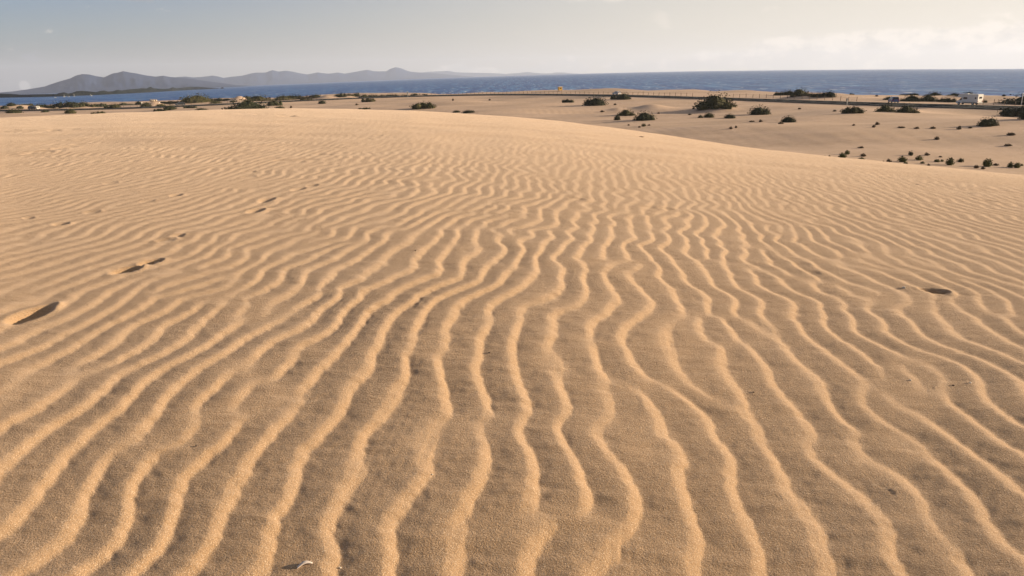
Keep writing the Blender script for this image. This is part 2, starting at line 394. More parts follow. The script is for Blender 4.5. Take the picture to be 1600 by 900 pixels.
def sea_material():
    m, t, b = mat('sea_water')
    tc = t.new('ShaderNodeTexCoord'); P = tc.outputs['Object']
    a = t.noise(P, .18, 3, .6); c2 = t.noise(P, .045, 3, .6); c3 = t.noise(P, .012, 3, .6)
    mp = t.new('ShaderNodeMapping'); t.l.new(P, mp.inputs[0]); mp.inputs['Scale'].default_value = (.35, 1, 1)
    wv = t.noise(mp.outputs[0], .05, 4, .7)
    m2 = t.new('ShaderNodeMapping'); t.l.new(P, m2.inputs[0]); m2.inputs['Scale'].default_value = (1, .07, 1)
    g1 = t.noise(m2.outputs[0], .16, 4, .75); g2 = t.noise(m2.outputs[0], .035, 3, .6)
    col = t.mix(t.ramp(c3, .3, .7), (.005, .05, .20, 1), (.011, .07, .26, 1))
    col = t.mix(t.ramp(g1, .44, .62), col, (.07, .20, .40, 1))
    col = t.mix(t.math('MULTIPLY', t.ramp(g1, .60, .78), t.ramp(g2, .40, .65)), col, (.32, .38, .45, 1))
    m3 = t.new('ShaderNodeMapping'); t.l.new(P, m3.inputs[0]); m3.inputs['Scale'].default_value = (1, .1, 1)
    wc = t.noise(m3.outputs[0], .35, 2, .6)
    col = t.mix(t.math('MULTIPLY', t.ramp(wc, .62, .70), .9), col, (.7, .7, .68, 1))
    t.l.new(col, b.inputs['Base Color'])
    b.inputs['Roughness'].default_value = .42; b.inputs['IOR'].default_value = 1.33; b.inputs['Specular IOR Level'].default_value = .32
    h = t.math('ADD', t.math('MULTIPLY', a, 1.1), t.math('MULTIPLY', c2, 3.2))
    h = t.math('ADD', h, t.math('MULTIPLY', wv, 2.5))
    bp = t.new('ShaderNodeBump'); bp.inputs['Distance'].default_value = 1.0; bp.inputs['Strength'].default_value = 1.0
    t.l.new(h, bp.inputs['Height']); t.l.new(bp.outputs[0], b.inputs['Normal'])
    return m
# ------------------------------------------------------------------ sea
HOR = [(-100, 150), (0, 147.5), (100, 144.7), (200, 141.5), (300, 137.7), (400, 133.3), (520, 128.5), (640, 123.8), (700, 121.5), (800, 118.4), (900, 115.4), (1000, 112.9),
       (1100, 111), (1250, 109.3), (1400, 108.3), (1600, 107.5), (1700, 107)]
RSEA = 12500.0
hA, hE = polar_table(HOR, lambda a, e: e)
hS = (hE * RSEA + ZC - ZSEA) / (RSEA - 700)
hA = np.concatenate([[-PI], hA, [PI]]); hS = np.concatenate([[0], hS, [0]])
def sea_z(r, az): return ZSEA + np.interp(az, hA, hS) * np.maximum(0, r - 700)
az_s = np.radians(np.concatenate([np.linspace(-45, 45, 181), np.linspace(45, 315, 60)[1:-1]]))
rs_s = np.concatenate([[200, 500, 700], np.geomspace(800, RSEA, 40)])
A_, R_ = np.meshgrid(az_s, rs_s, indexing='xy')
co = np.stack([(R_ * np.sin(A_)).ravel(), (R_ * np.cos(A_)).ravel(), sea_z(R_, A_).ravel()], 1)
na_, nr_ = len(az_s), len(rs_s)
i = np.arange(nr_ - 1)[:, None]; j = np.arange(na_)[None, :]
q = np.stack([i * na_ + j, i * na_ + (j + 1) % na_, (i + 1) * na_ + (j + 1) % na_, (i + 1) * na_ + j], -1).reshape(-1, 4)[:, ::-1]
tag(link('sea', np_mesh('sea', co, q), sea_material()), kind='structure')
def sea_px(u, v):
    a, e = azel(u, v); rs = np.geomspace(500, RSEA * .98, 3000)
    g = sea_z(rs, a) - (ZC + e * rs); k = np.argmax(g > 0); r = rs[k] if g[k] > 0 else RSEA * .97
    return np.array([r * math.sin(a), r * math.cos(a), float(sea_z(r, a))]), r

# ------------------------------------------------------------------ far land
def rock(name, c1, c2, scale):
    m, t, b = mat(name); tc = t.new('ShaderNodeTexCoord')
    n = t.noise(tc.outputs['Object'], scale, 5, .6); n2 = t.noise(tc.outputs['Object'], scale * 5, 4, .6)
    c = t.mix(t.ramp(n, .35, .65), c1 + (1,), c2 + (1,)); c = t.mix(t.math('MULTIPLY', t.ramp(n2, .4, .7), .4), c, tuple(x * .6 for x in c1) + (1,))
    t.l.new(c, b.inputs['Base Color']); b.inputs['Roughness'].default_value = 1
    b.inputs['Specular IOR Level'].default_value = .05
    return m
M_MTN = rock('mountain_rock_haze_blue', (.010, .026, .080), (.026, .042, .095), .0012)  # blue of the hazy distance is put into the rock colour
M_ISL = rock('island_scrub', (.005, .009, .009), (.018, .02, .018), .01)
def ridge(name, sky, rng, depth_f, depth_b, material, taper, seed, sink=6.0, rough=.07, base=None):
    """ridge with real depth: skyline (u, v) list at distance rng(u); foot on the sea in front and behind"""
    us = np.linspace(sky[0][0], sky[-1][0], int((sky[-1][0] - sky[0][0]) / 1.6) + 2)
    vs = np.interp(us, [p[0] for p in sky], [p[1] for p in sky])
    g = grf(256, 1, 5, 5, seed); g2 = grf(256, 1, 2, 2, seed + 1)
    rows = 22
    co = []
    for iu, (u, v) in enumerate(zip(us, vs)):
        a, e = azel(u, v); D = rng(u); zt = ZC + e * D
        for k in range(rows):
            f = k / (rows - 1)                       # 0 front foot, .6 ridge, 1 back foot
            if f <= .6:
                s = f / .6; rr = D - depth_f * (1 - s)
                hgt = s ** 1.25
            else:
                s = (f - .6) / .4; rr = D + depth_b * s; hgt = (1 - s) ** 1.1
            zf = float(sea_z(rr, a))
            zb = float(sea_z(D, a))
            H = max(zt - zb, 0.5)
            n = (g[iu % 256, int(k * 3) % 256] * .7 + g2[iu % 256, (k * 3) % 256] * .4) * rough * H * math.sin(PI * min(1, hgt)) * (1 if f < .55 else .2)
            z = zb * hgt + zf * (1 - hgt) + H * hgt + n * (1 - hgt)
            if k == 0 or k == rows - 1: z = zf - sink
            co.append((rr * math.sin(a), rr * math.cos(a), z))
    nu = len(us)
    i = np.arange(nu - 1)[:, None]; j = np.arange(rows - 1)[None, :]
    q = np.stack([i * rows + j, (i + 1) * rows + j, (i + 1) * rows + j + 1, i * rows + j + 1], -1).reshape(-1, 4)
    return link(name, np_mesh(name, np.array(co), q), material)
SKY1 = [(-60, 147.5), (0, 144.3), (20, 142.6), (45, 139), (70, 134.5), (80, 130.5), (95, 125.5), (110, 121), (118, 116.5), (128, 114), (138, 114.5), (150, 117.5), (162, 119.5), (167, 117.2), (176, 113), (184, 111.8), (192, 109.3),
        (203, 111.5), (215, 113.5), (228, 116.5), (243, 118.5), (255, 117), (266, 119.2), (277, 120), (300, 122.5), (330, 127), (370, 133), (400, 134.8)]
SKY2 = [(255, 124), (277, 119.3), (290, 118.6), (302, 120), (315, 119.3), (332, 117), (341, 118.6), (349, 121), (362, 119), (378, 117.4), (392, 113.6), (400, 112.4), (415, 112.2), (420, 110), (425.5, 108.3), (431, 109.5), (435, 110.7),
        (446, 109.3), (458, 111), (468, 113.5), (480, 115.4), (488, 114), (496, 112), (505, 113.6), (513, 114.4), (520, 113.5), (528, 112.4), (538, 114.4), (552, 112), (562, 110), (574, 108), (583, 110.2), (593, 110.8), (603, 110.6), (610, 106.5), (618, 103.8), (626, 105.6), (634, 109), (642, 111.5), (655, 112.5), (680, 114), (700, 116), (740, 119.6)]
SKY3 = [(640, 116), (665, 112), (680, 111), (700, 110.3), (712, 112.4), (730, 113), (770, 114), (790, 115.2), (812, 113.6), (824, 112), (832, 113.2), (845, 114.4), (858, 114.6), (868, 113.2), (880, 113), (892, 114.3), (905, 115.6)]
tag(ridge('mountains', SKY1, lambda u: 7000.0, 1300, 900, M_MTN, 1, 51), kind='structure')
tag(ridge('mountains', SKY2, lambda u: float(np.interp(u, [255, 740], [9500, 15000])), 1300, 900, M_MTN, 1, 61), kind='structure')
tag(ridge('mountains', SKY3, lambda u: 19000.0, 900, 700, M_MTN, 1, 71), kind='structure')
ISL = [(-60, 145.8), (0, 145.8), (16, 146.4), (30, 147.6), (60, 147), (88, 146.6), (94, 145), (100, 144), (106, 145.6), (112, 145), (119, 142.2), (128, 141.4), (140, 142.6), (150, 143.8), (156, 141.8), (163, 141), (168, 142.8), (176, 142.3), (184, 139.8), (190, 141.2),
       (200, 139.5), (212, 138.6), (222, 137.5), (229, 138), (235, 135), (240, 137.6), (252, 138.8), (264, 138.2), (270, 135.8), (276, 137.8), (286, 136.6), (296, 135.2), (308, 135.2), (320, 136.2), (334, 137.4), (344, 138.2)]
def isl_r(u):
    v = np.interp(u, [-60, 0, 50, 100, 150, 200, 250, 300, 344], [154, 152.8, 152, 150.6, 148.6, 146.2, 143.4, 140.4, 138.6])
    return sea_px(u, v)[1] + 60
tag(ridge('island', ISL, isl_r, 60, 150, M_ISL, 1, 81, sink=1.5, rough=.35), kind='structure')
p, r_ = sea_px(347.5, 138.4)
bm = bmesh.new(); bmesh.ops.create_icosphere(bm, subdivisions=2, radius=1)
for v in bm.verts: v.co *= 1 + .25 * math.sin(v.co.x * 5 + 1) * math.cos(v.co.y * 4)
me = bpy.data.meshes.new('rock_islet'); bm.to_mesh(me); bm.free()
o = link('rock_islet', me, M_ISL); o.location = p; s = r_ / FPX; o.scale = (2.4 * s, 3 * s, 1.6 * s)
tag(o, 'tiny dark rock islet standing in the sea off the tip of the dark island', 'rock')

# ------------------------------------------------------------------ road
M_ROAD = simple('asphalt', (.018, .018, .018), .95, var=.25, scale=.7, spec=.05)
M_LINE = simple('road_paint', (.7, .68, .62), .7, var=.1)
RA = np.linspace(math.radians(-46), math.radians(46), 420)
def strip(name, offs, z_off, thick, material, parent=None, kind='structure', skirt=True, dash=None):
    """offs: (inner, outer) offsets from the centre line"""
    rc = road_r(RA); co = []; fa = []
    for a, r in zip(RA, rc):
        for k, of in enumerate(offs):
            rr = r + of; x, y = rr * math.sin(a), rr * math.cos(a)
            z = float(base_z(x, y)) + .5 + .32 * math.tanh(of / 6) + z_off
            co.append((x, y, z)); co.append((x, y, z - thick))
    n = len(RA)
    for k in range(n - 1):
        if dash and (k // dash) % 2: continue
        b = k * 4; c = b + 4
        fa += [(b, c, c + 2, b + 2), (b + 1, b, b + 2, b + 3)] if False else [(b, b + 2, c + 2, c)]
        fa += [(b, c, c + 1, b + 1), (b + 2, b + 3, c + 3, c + 2)]
    return tag(link(name, np_mesh(name, np.array(co), np.array(fa), False), material, parent), kind=kind)
road = strip('road', (-4.4, 3.5), .16, .5, M_ROAD)
strip('edge_line', (3.05, 3.2), .168, .006, M_LINE, road)
strip('edge_line', (-4.0, -3.85), .168, .006, M_LINE, road)
strip('centre_line', (-.07, .07), .168, .006, M_LINE, road, dash=2)

# ------------------------------------------------------------------ fence
M_WOOD = simple('weathered_wood', (.13, .09, .06), .9, var=.3)
M_ROPE = simple('rope', (.2, .16, .1), .9)
def fence_run(u0, u1, label, step, off=11.0):
    a0 = azel(u0, 150)[0]; a1 = azel(u1, 150)[0]
    pts = []; a = a0; rnd = random.Random(int(u0))
    while a < a1:
        r = float(road_r(a)) + off; pts.append((r * math.sin(a), r * math.cos(a)))
        a += step / r
    X0, Y0 = pts[0]; z0 = float(terrain(X0, Y0))
    root = empty('post_fence', (X0, Y0, z0)); tag(root, label, 'fence', 'post fences along the far side of the road')
    bm = bmesh.new(); bmesh.ops.create_cone(bm, cap_ends=True, segments=6, radius1=.075, radius2=.065, depth=1.5)
    for v in bm.verts: v.co.z += .55
    pm = bpy.data.meshes.new('post'); bm.to_mesh(pm); bm.free(); pm.materials.append(M_WOOD)
    tops = []
    for x, y in pts:
        z = float(terrain(x, y)); o = link('post', pm, None, root); o.location = (x - X0, y - Y0, z - z0)
        o.rotation_euler = (rnd.uniform(-.06, .06), rnd.uniform(-.06, .06), 0); hz_ = rnd.uniform(.85, 1.08); o.scale = (1, 1, hz_)
        tops.append((x - X0, y - Y0, z - z0 + 1.02 * hz_))
    co = []; fa = []
    for (x, y, z) in tops: co += [(x, y - .02, z), (x, y + .02, z), (x, y, z + .035)]
    for k in range(len(tops) - 1):
        for m_ in range(3): fa.append((k * 3 + m_, k * 3 + (m_ + 1) % 3, k * 3 + 3 + (m_ + 1) % 3, k * 3 + 3 + m_))
    link('rope', np_mesh('rope', np.array(co), np.array(fa), False), M_ROPE, root)
    return root
fence_run(575, 1085, 'long run of low wooden posts beyond the road, passing in front of the yellow hut', 2.15)
fence_run(1126, 1352, 'run of low wooden posts beyond the road, in front of the green shrub hummock', 2.15)
fence_run(1538, 1612, 'short run of low wooden posts beyond the road, right of the white camper van', 2.15)
fence_run(190, 300, 'sparse run of thin posts beyond the road, left of the dark parked car', 2.9)
fence_run(345, 500, 'sparse run of posts beyond the road, behind the biggest dark bush', 2.7)

# ------------------------------------------------------------------ shrubs
def leaf_mat(name, c1, c2, c3):
    m, t, b = mat(name); tc = t.new('ShaderNodeTexCoord'); oi = t.new('ShaderNodeObjectInfo')
    n = t.noise(tc.outputs['Object'], 2.2, 3); n2 = t.noise(tc.outputs['Object'], 11, 2)
    c = t.mix(t.ramp(n, .38, .62), c1 + (1,), c2 + (1,)); c = t.mix(t.math('MULTIPLY', t.ramp(n2, .5, .75), .7), c, c3 + (1,))
    br = t.math('ADD', .8, t.math('MULTIPLY', oi.outputs['Random'], .45))
    vm = t.new('ShaderNodeVectorMath', operation='SCALE'); t.l.new(c, vm.inputs[0]); t.l.new(br, vm.inputs['Scale'])
    t.l.new(vm.outputs[0], b.inputs['Base Color']); b.inputs['Roughness'].default_value = .85; b.inputs['Specular IOR Level'].default_value = .15
    return m
M_DARK = leaf_mat('leaves_dark', (.022, .026, .012), (.040, .042, .020), (.075, .062, .034))
M_OLIVE = leaf_mat('leaves_olive', (.035, .038, .015), (.065, .058, .024), (.12, .09, .045))
M_GREEN = leaf_mat('leaves_green', (.060, .062, .019), (.095, .092, .032), (.16, .14, .065))
M_BROWN = leaf_mat('dry_twigs', (.05, .035, .02), (.085, .058, .034), (.15, .105, .065))
MATS = dict(d=M_DARK, o=M_OLIVE, g=M_GREEN, b=M_BROWN)
def bush_mesh(seed, n, leaf, kind, material, spread=.30, lobes=7, core=.80):
    """unit shrub: base circle radius 1 at z=0, top about z=1"""
    r = np.random.default_rng(seed)
    if kind == 'dome':
        L = [(0, 0, .1, .88, .86)] + [(.62 * math.cos(a) * f, .62 * math.sin(a) * f, .05, r.uniform(.35, .55), r.uniform(.4, .72)) for a, f in zip(np.linspace(0, 6.28, lobes, endpoint=False) + r.uniform(0, 1), r.uniform(.7, 1.1, lobes))]
    elif kind == 'mound':
        L = [(0, 0, -.1, .7, 1.0)] + [(.6 * math.cos(a) * f, .6 * math.sin(a) * f, -.1, r.uniform(.3, .5), r.uniform(.3, .6)) for a, f in zip(np.linspace(0, 6.28, lobes, endpoint=False) + r.uniform(0, 1), r.uniform(.8, 1.25, lobes))]
    elif kind == 'spread':
        L = [(r.uniform(-.75, .75), r.uniform(-.6, .6), .15, r.uniform(.22, .42), r.uniform(.35, .8)) for _ in range(lobes + 3)] + [(0, 0, .1, .5, .85)]
    elif kind == 'row':
        L = [(x, r.uniform(-.5, .5), -.1, r.uniform(.2, .34), r.uniform(.55, 1.08)) for x in np.linspace(-.8, .8, lobes + 2)]
    else:
        L = [(0, 0, .3, .8, .75), (r.uniform(-.5, .5), r.uniform(-.5, .5), .2, .5, .6), (r.uniform(-.5, .5), r.uniform(-.5, .5), .2, .5, .6)]
    V = []; Q = []
    wts = np.array([l[3] ** 1.5 for l in L]); wts /= wts.sum()
    pick = r.choice(len(L), n, p=wts)
    for k in pick:
        cx, cy, cz, rad, hh = L[k]
        d = r.standard_normal(3); d /= np.linalg.norm(d); d[2] = abs(d[2]) * 1.0 - .06
        f = r.uniform(.82, 1.0 + spread) if r.random() < .85 else r.uniform(.5, 1.0)
        p = np.array([cx + d[0] * rad * f, cy + d[1] * rad * f, cz + d[2] * hh * f])
        if p[2] < -.02: p[2] = r.uniform(0, .1)
        nrm = d + r.standard_normal(3) * .55; nrm /= np.linalg.norm(nrm)
        t1 = np.cross(nrm, r.standard_normal(3)); t1 /= np.linalg.norm(t1); t2 = np.cross(nrm, t1)
        s = leaf * r.uniform(.6, 1.4); b0 = len(V)
        for (a, b) in ((-1, -.5), (.2, -.7), (1, .1), (-.1, .8)): V.append(p + t1 * a * s + t2 * b * s)
        Q.append((b0, b0 + 1, b0 + 2, b0 + 3))
    for (cx, cy, cz, rad, hh) in L:                      # woody inner mass
        b0 = len(V); S, T = 9, 4
        for t_ in range(T + 1):
            ph = PI / 2 * t_ / T
            for s_ in range(S):
                th = 2 * PI * s_ / S; w = core * (1 + .10 * math.sin(3 * th + cx * 9) + r.uniform(-.05, .05))
                V.append(np.array([cx + rad * w * math.cos(th) * math.cos(ph), cy + rad * w * math.sin(th) * math.cos(ph), (cz + hh * w * math.sin(ph)) if t_ else -.15]))
        for t_ in range(T):
            for s_ in range(S): Q.append((b0 + t_ * S + s_, b0 + t_ * S + (s_ + 1) % S, b0 + (t_ + 1) * S + (s_ + 1) % S, b0 + (t_ + 1) * S + s_))
    m = np_mesh('shrub', np.array(V), np.array(Q), False); m.materials.append(material)
    return m
VAR = {}
for kd, cnt, leaf in (('dome', 1300, .055), ('mound', 1700, .045), ('spread', 1100, .05), ('row', 1600, .04), ('tuft', 320, .12)):
    for mk in 'dogb':
        VAR[kd + mk] = [bush_mesh(hash_ + 17 * ord(mk), cnt, leaf, kd, MATS[mk], spread=.36 if kd == 'tuft' else .32, core=.66 if kd == 'tuft' else .78) for hash_ in ((1, 2, 3) if kd != 'tuft' else (4, 5, 6, 7))]
RB = random.Random(99)
def bush(u0, u1, vt, vb, kind, label, group=None, name='shrub', cat='bush', dep=.8):
    u = (u0 + u1) / 2; x, y = cast_plain(u, vb)
    d = ray(u, vb); t = math.hypot(x, y) / math.hypot(d[0], d[1])
    w = (u1 - u0) / FPX * t; h = (vb - vt) / FPX * t
    if u < 330 and vb < 169.9: w *= 1.2; h *= 1.3
    if kind.startswith('tuft'): h *= .86
    if kind.startswith('mound'): w *= 1.1; h *= 1.06
    dpt = min(w * dep, max(w * .35, 9.0))
    az = math.atan2(x, y); x += math.sin(az) * dpt * .35; y += math.cos(az) * dpt * .35
    z = float(terrain(x, y))
    o = link(name, RB.choice(VAR[kind])); o.location = (x, y, z - .04)
    o.rotation_euler = (0, 0, -az + RB.choice([0, PI]) + RB.uniform(-.15, .15)); o.scale = (w / 2 * 1.03, dpt / 2, h * 1.0)
    return tag(o, label, cat, group)
FLAT = 'dark shrubs on the sand flat before the road'; FAR = 'shrubs between the road and the shore'; LEFTG = 'shrubs near the road on the left'
for row in [
    (640, 682, 160, 170.5, 'spreado', 'wide spiky green shrub with low side branches, alone on the flat below the sign post', FLAT),
    (564.5, 585.5, 152.5, 159.5, 'spreado', 'low dark shrub just below the road, left of the wide spiky green shrub', FLAT),
    (561, 579, 167.8, 171.5, 'rowd', 'flat dark shrub top showing just over the dune crest, left of the spiky green shrub', FLAT),
    (707, 719, 172.3, 176, 'domed', 'smaller of two dark shrub tops peeping over the dune crest right of the spiky shrub', FLAT),
    (722, 742, 172, 177, 'domed', 'larger of two dark shrub tops peeping over the dune crest right of the spiky shrub', FLAT),
    (877, 896, 154.3, 160.5, 'spreadd', 'small low dark shrub on the flat below the yellow hut', FLAT),
    (912, 948.5, 151.5, 165.5, 'domed', 'large rounded near black shrub below the road, left of the white car', FLAT),
    (965, 985, 145.3, 156, 'domed', 'dark green shrub partly hiding the white car at the near road edge', FLAT),
    (954, 966, 148.5, 155.5, 'spreado', 'low brown edged shrub under the front of the white car', FLAT),
    (965, 992, 171, 181.5, 'moundo', 'arched shrub with sunlit brown right shoulder, left of the round dark shrub', FLAT),
    (959, 969, 179, 188, 'domed', 'small dark clump at the left foot of the arched shrub', FLAT),
    (991, 1022, 174.5, 188.5, 'domed', 'round dark shrub right of the arched shrub, nearest of that cluster to the dune', FLAT),
    (1087, 1148, 149.5, 171.5, 'moundo', 'biggest brown green mounded shrub on the flat, overlapping the road line', FLAT),
    (1090.5, 1098, 179, 184.3, 'domed', 'tiny round dark shrub left of the squat shrub under the biggest mound', FLAT),
    (1099.5, 1115, 176, 184, 'domeo', 'squat rounded shrub below the biggest mounded shrub', FLAT),
    (1131, 1148, 178, 185.3, 'domed', 'small dark shrub alone right of the squat shrub under the biggest mound', FLAT),
    (1170, 1202, 166, 179.8, 'domed', 'dome shaped dark shrub right of the biggest mound, with pale sand at its foot', FLAT),
    (1220, 1242, 181, 191.5, 'domed', 'rounded dark shrub nearest to the dune in the middle of the flat', FLAT),
    (1215.5, 1224, 189.5, 194, 'moundb', 'small brown clump touching the left foot of the rounded middle shrub', FLAT),
    (1315, 1352, 166, 178, 'spreado', 'ragged olive shrub half buried in sand, left below the blue car', FLAT),
    (1369, 1398, 162, 175, 'moundo', 'olive shrub on a sand hummock directly below the blue car', FLAT),
    (1400, 1434, 163, 176.5, 'moundo', 'yellow green shrub with a bright sand tail, below right of the blue car', FLAT),
    (1528, 1547, 184.5, 198, 'domed', 'left lobe of the isolated near black shrub below the camper van', FLAT),
    (1538, 1558, 183.5, 197, 'domed', 'right lobe of the isolated near black shrub below the camper van', FLAT),
    (1568, 1625, 166, 183, 'spreadd', 'dark bushy thicket cut by the right frame edge, near side of the road', FLAT),
    (1594, 1622, 173, 187, 'domed', 'dark shrub low at the right frame edge in front of the bushy thicket', FLAT),
    (1209, 1238, 140, 149.3, 'rowd', 'left shrub of the hummock between road and sea', FAR),
    (1234, 1264.5, 138.8, 150.5, 'moundo', 'middle and tallest shrub of the hummock between road and sea, with bare sand in it', FAR),
    (1262, 1302, 142.7, 153, 'rowd', 'right shrub of the hummock between road and sea', FAR),
    (1381, 1397, 151, 156.5, 'domed', 'low dark shrub just behind the left end of the blue car', FAR),
    (1406, 1442, 147.5, 158.5, 'moundd', 'wide dark shrub right behind the blue car', FAR),
    (1438, 1460, 148, 158.8, 'domed', 'rounded dark shrub in the middle of three between blue car and camper van', FAR),
    (1458, 1491, 153, 160.2, 'rowd', 'long low hedge like shrub left of the camper van', FAR),
    (1407, 1432, 142.8, 146.5, 'rowd', 'flat topped dark shrub on the shore line above the blue car', FAR),
    (1449, 1472, 142, 149, 'moundd', 'peaked dark shrub on the shore line above the wide shrubs', FAR),
    (1481, 1500, 145, 149.5, 'moundd', 'low dark shrub on the shore line left above the camper van', FAR),
    (1498, 1526, 143.5, 151, 'moundd', 'dark shrub on the shore line right behind the camper roof', FAR),
    (1570, 1640, 147, 164, 'moundd', 'large dark shrub beyond the road at the right frame edge behind the pale pole', FAR),
    (1534, 1542, 155.8, 160.5, 'domed', 'small dark shrub behind the rear end of the camper van', FAR),
    (1566, 1571.5, 147.5, 150.5, 'tuftd', 'tiny dark bush at the shore line left of the large shrub at the right edge', FAR),
    (1328, 1335, 144.3, 147.3, 'rowd', 'tiny dark clump alone on the shore line left of the blue car', FAR),
    (1367, 1372, 148.5, 151, 'tuftb', 'tiny brown clump on the beach left of the blue car', FAR),
    (356.5, 421, 154.5, 172.5, 'moundd', 'biggest near black bush on the left, rising straight from the dune crest', LEFTG),
    (383, 426, 148.5, 158, 'moundo', 'dark shrub sloping down behind the biggest left bush', LEFTG),
    (418, 442, 156, 165.5, 'spreadd', 'umbrella shaped dark shrub right of the biggest left bush', LEFTG),
    (430, 445, 165.3, 171, 'domeo', 'low green shrub under the umbrella shaped one, at the dune crest', LEFTG),
    (289, 328, 151, 160.8, 'domeo', 'broad green topped shrub beyond the road, above right of the dark parked car', LEFTG),
    (328, 347, 157.3, 161.8, 'domeo', 'small yellow green shrub right of the broad green topped one', LEFTG),
    (359.5, 369.5, 156.3, 159.8, 'domed', 'small dark shrub on the sand hummock left of the biggest left bush', LEFTG),
    (317, 347, 148.5, 155.5, 'rowd', 'long dark shrub on the shore line left of the pale sand hummock', FAR),
    (345, 372, 146.8, 151, 'rowd', 'dark scrub along the top of the pale sand hummock', FAR),
    (376, 397, 147, 152, 'moundd', 'dark scrub on the right shoulder of the pale sand hummock', FAR),
    (428, 456, 149, 156.8, 'domeo', 'green and yellow shrub beyond the road, right of the biggest left bush', FAR),
    (438, 488, 142.5, 150.5, 'rowd', 'long dark shrub belt on the shore line, middle left of the picture', FAR),
    (485, 502, 140.8, 147, 'domed', 'dark rounded shrub at the right end of the long shore belt', FAR),
    (469, 488, 153.5, 157.3, 'rowo', 'brown low scrub touching the far road edge, left of the small black shrub', FAR),
    (497.5, 509.5, 156.3, 162.3, 'domed', 'small black shrub on the near side of the road, middle left', FLAT),
    (453, 457, 165.3, 169, 'tuftb', 'tiny brown tuft at the dune crest right of the low green shrub', FLAT),
    (521, 535, 141.3, 145.5, 'domed', 'small dark shrub on the shore line right of the pale hut shaped hummock', FAR),
    (527.5, 540.5, 145.3, 152, 'moundd', 'dark shrub at the right end of the bright sand bank beyond the road', FAR),
    (537, 562, 142, 148.5, 'rowo', 'dark shrubs with yellow patches on the shore line left of the tawny shrub', FAR),
    (559, 578, 142, 148.3, 'moundo', 'tawny green shrub standing at the left end of the long post fence', FAR),
    (566, 602, 139.7, 145.5, 'rowd', 'dark flat shrub belt on the shore line above the tawny shrub', FAR),
    (592, 636, 139.7, 146.3, 'rowd', 'dark shrub belt behind the fence posts, left of the sign post', FAR),
    (633, 640, 142.2, 145.8, 'tuftd', 'tiny dark shrub right behind the sign post', FAR),
    (640, 656, 141, 145.2, 'moundo', 'olive shrub on a small sand rise right of the sign post', FAR),
    (655, 668, 143, 145.2, 'rowd', 'thin dark strip of scrub right of the olive shrub on the small rise', FAR),
    (305, 324, 168.5, 173.3, 'domed', 'low black shrub at the dune crest below the parked dark car', LEFTG),
    (241, 260, 169.5, 174.5, 'rowd', 'flat black shrub at the dune crest left below the parked dark car', LEFTG),
    (257, 276, 164, 172, 'domed', 'leaning black shrub in front of the parked dark car', LEFTG),
    (288, 305, 165.8, 169, 'spreadd', 'thin scraggy shrub right below the parked dark car', LEFTG),
    (262, 272, 155.5, 159.5, 'domed', 'small dark shrub beyond the road above the parked dark car', LEFTG),
    (221, 235, 162.5, 167, 'domeo', 'green brown shrub at the left foot of the sand mound with white markers', LEFTG),
    (246, 258, 163, 166.5, 'domeo', 'green brown shrub at the right foot of the sand mound with white markers', LEFTG),
    (213, 221, 159, 164, 'domed', 'dark shrub leaning left of the left white marker', LEFTG),
    (222, 236, 155.5, 159, 'domed', 'dark shrub behind the left white marker', FAR),
    (188, 197, 159.3, 163, 'domed', 'small diamond shaped shrub on bare sand left of the white markers', LEFTG),
    (165, 178, 166, 169.5, 'rowd', 'low dark left half of the shrub pair at the far road edge', LEFTG),
    (173, 187, 163.8, 169, 'domeo', 'rounded green right half of the shrub pair at the far road edge', LEFTG),
    (152, 165, 157.3, 162, 'spreadd', 'dark shrub with a pale patch, centre of the left dune field', LEFTG),
    (144, 153, 160, 164, 'domed', 'dark shrub just left of the one with a pale patch', LEFTG),
    (128, 145, 163.5, 168, 'rowo', 'double green shrub near the far road edge, left part of the picture', LEFTG),
    (122, 136, 157, 163.3, 'domed', 'dark pointed shrub on the shore line right of the black thicket', FAR),
    (144, 164, 173, 178.5, 'rowo', 'grey green shrub at the dune crest, left part of the picture', LEFTG),
    (103, 119, 169.5, 177.8, 'domeo', 'brown green shrub between road and dune crest on the left', LEFTG),
    (79, 106, 157.5, 166.5, 'moundd', 'black thicket on the shore line in front of the moored boats', FAR),
    (96, 121, 161.5, 168.5, 'spreadd', 'ragged dark shrub in front of the black thicket', LEFTG),
    (52, 81, 160.3, 166, 'rowd', 'dark green belt on the shore line left of the black thicket', FAR),
    (65, 76, 171.5, 175.5, 'domed', 'small black shrub on the near road edge, far left', LEFTG),
    (10, 32, 170, 176.8, 'domed', 'broad black shrub on the near road edge, leftmost of that side', LEFTG),
    (13, 23, 161.8, 166, 'domed', 'dark shrub on the crown of the far left sand hill', LEFTG),
    (2, 13, 164.5, 170.3, 'domed', 'dark shrub at the far left end of the road', LEFTG),
    (27, 37, 164.8, 170.5, 'domed', 'dark shrub left of the parked dark van', LEFTG),
    (16, 45, 158, 161, 'rowo', 'thin strip of green scrub on top of the far left sand hill', FAR),
    (140, 160, 156, 158.5, 'rowd', 'thin dark strip of scrub on the shore line above the shrub with a pale patch', FAR),
    (168, 215, 155.3, 157.8, 'rowd', 'thin dark strip of scrub on the shore line left of the white markers', FAR),
    (250, 320, 153.8, 156.8, 'rowd', 'long thin dark strip of scrub on the shore line right of the white markers', FAR),
]:
    bush(*row)
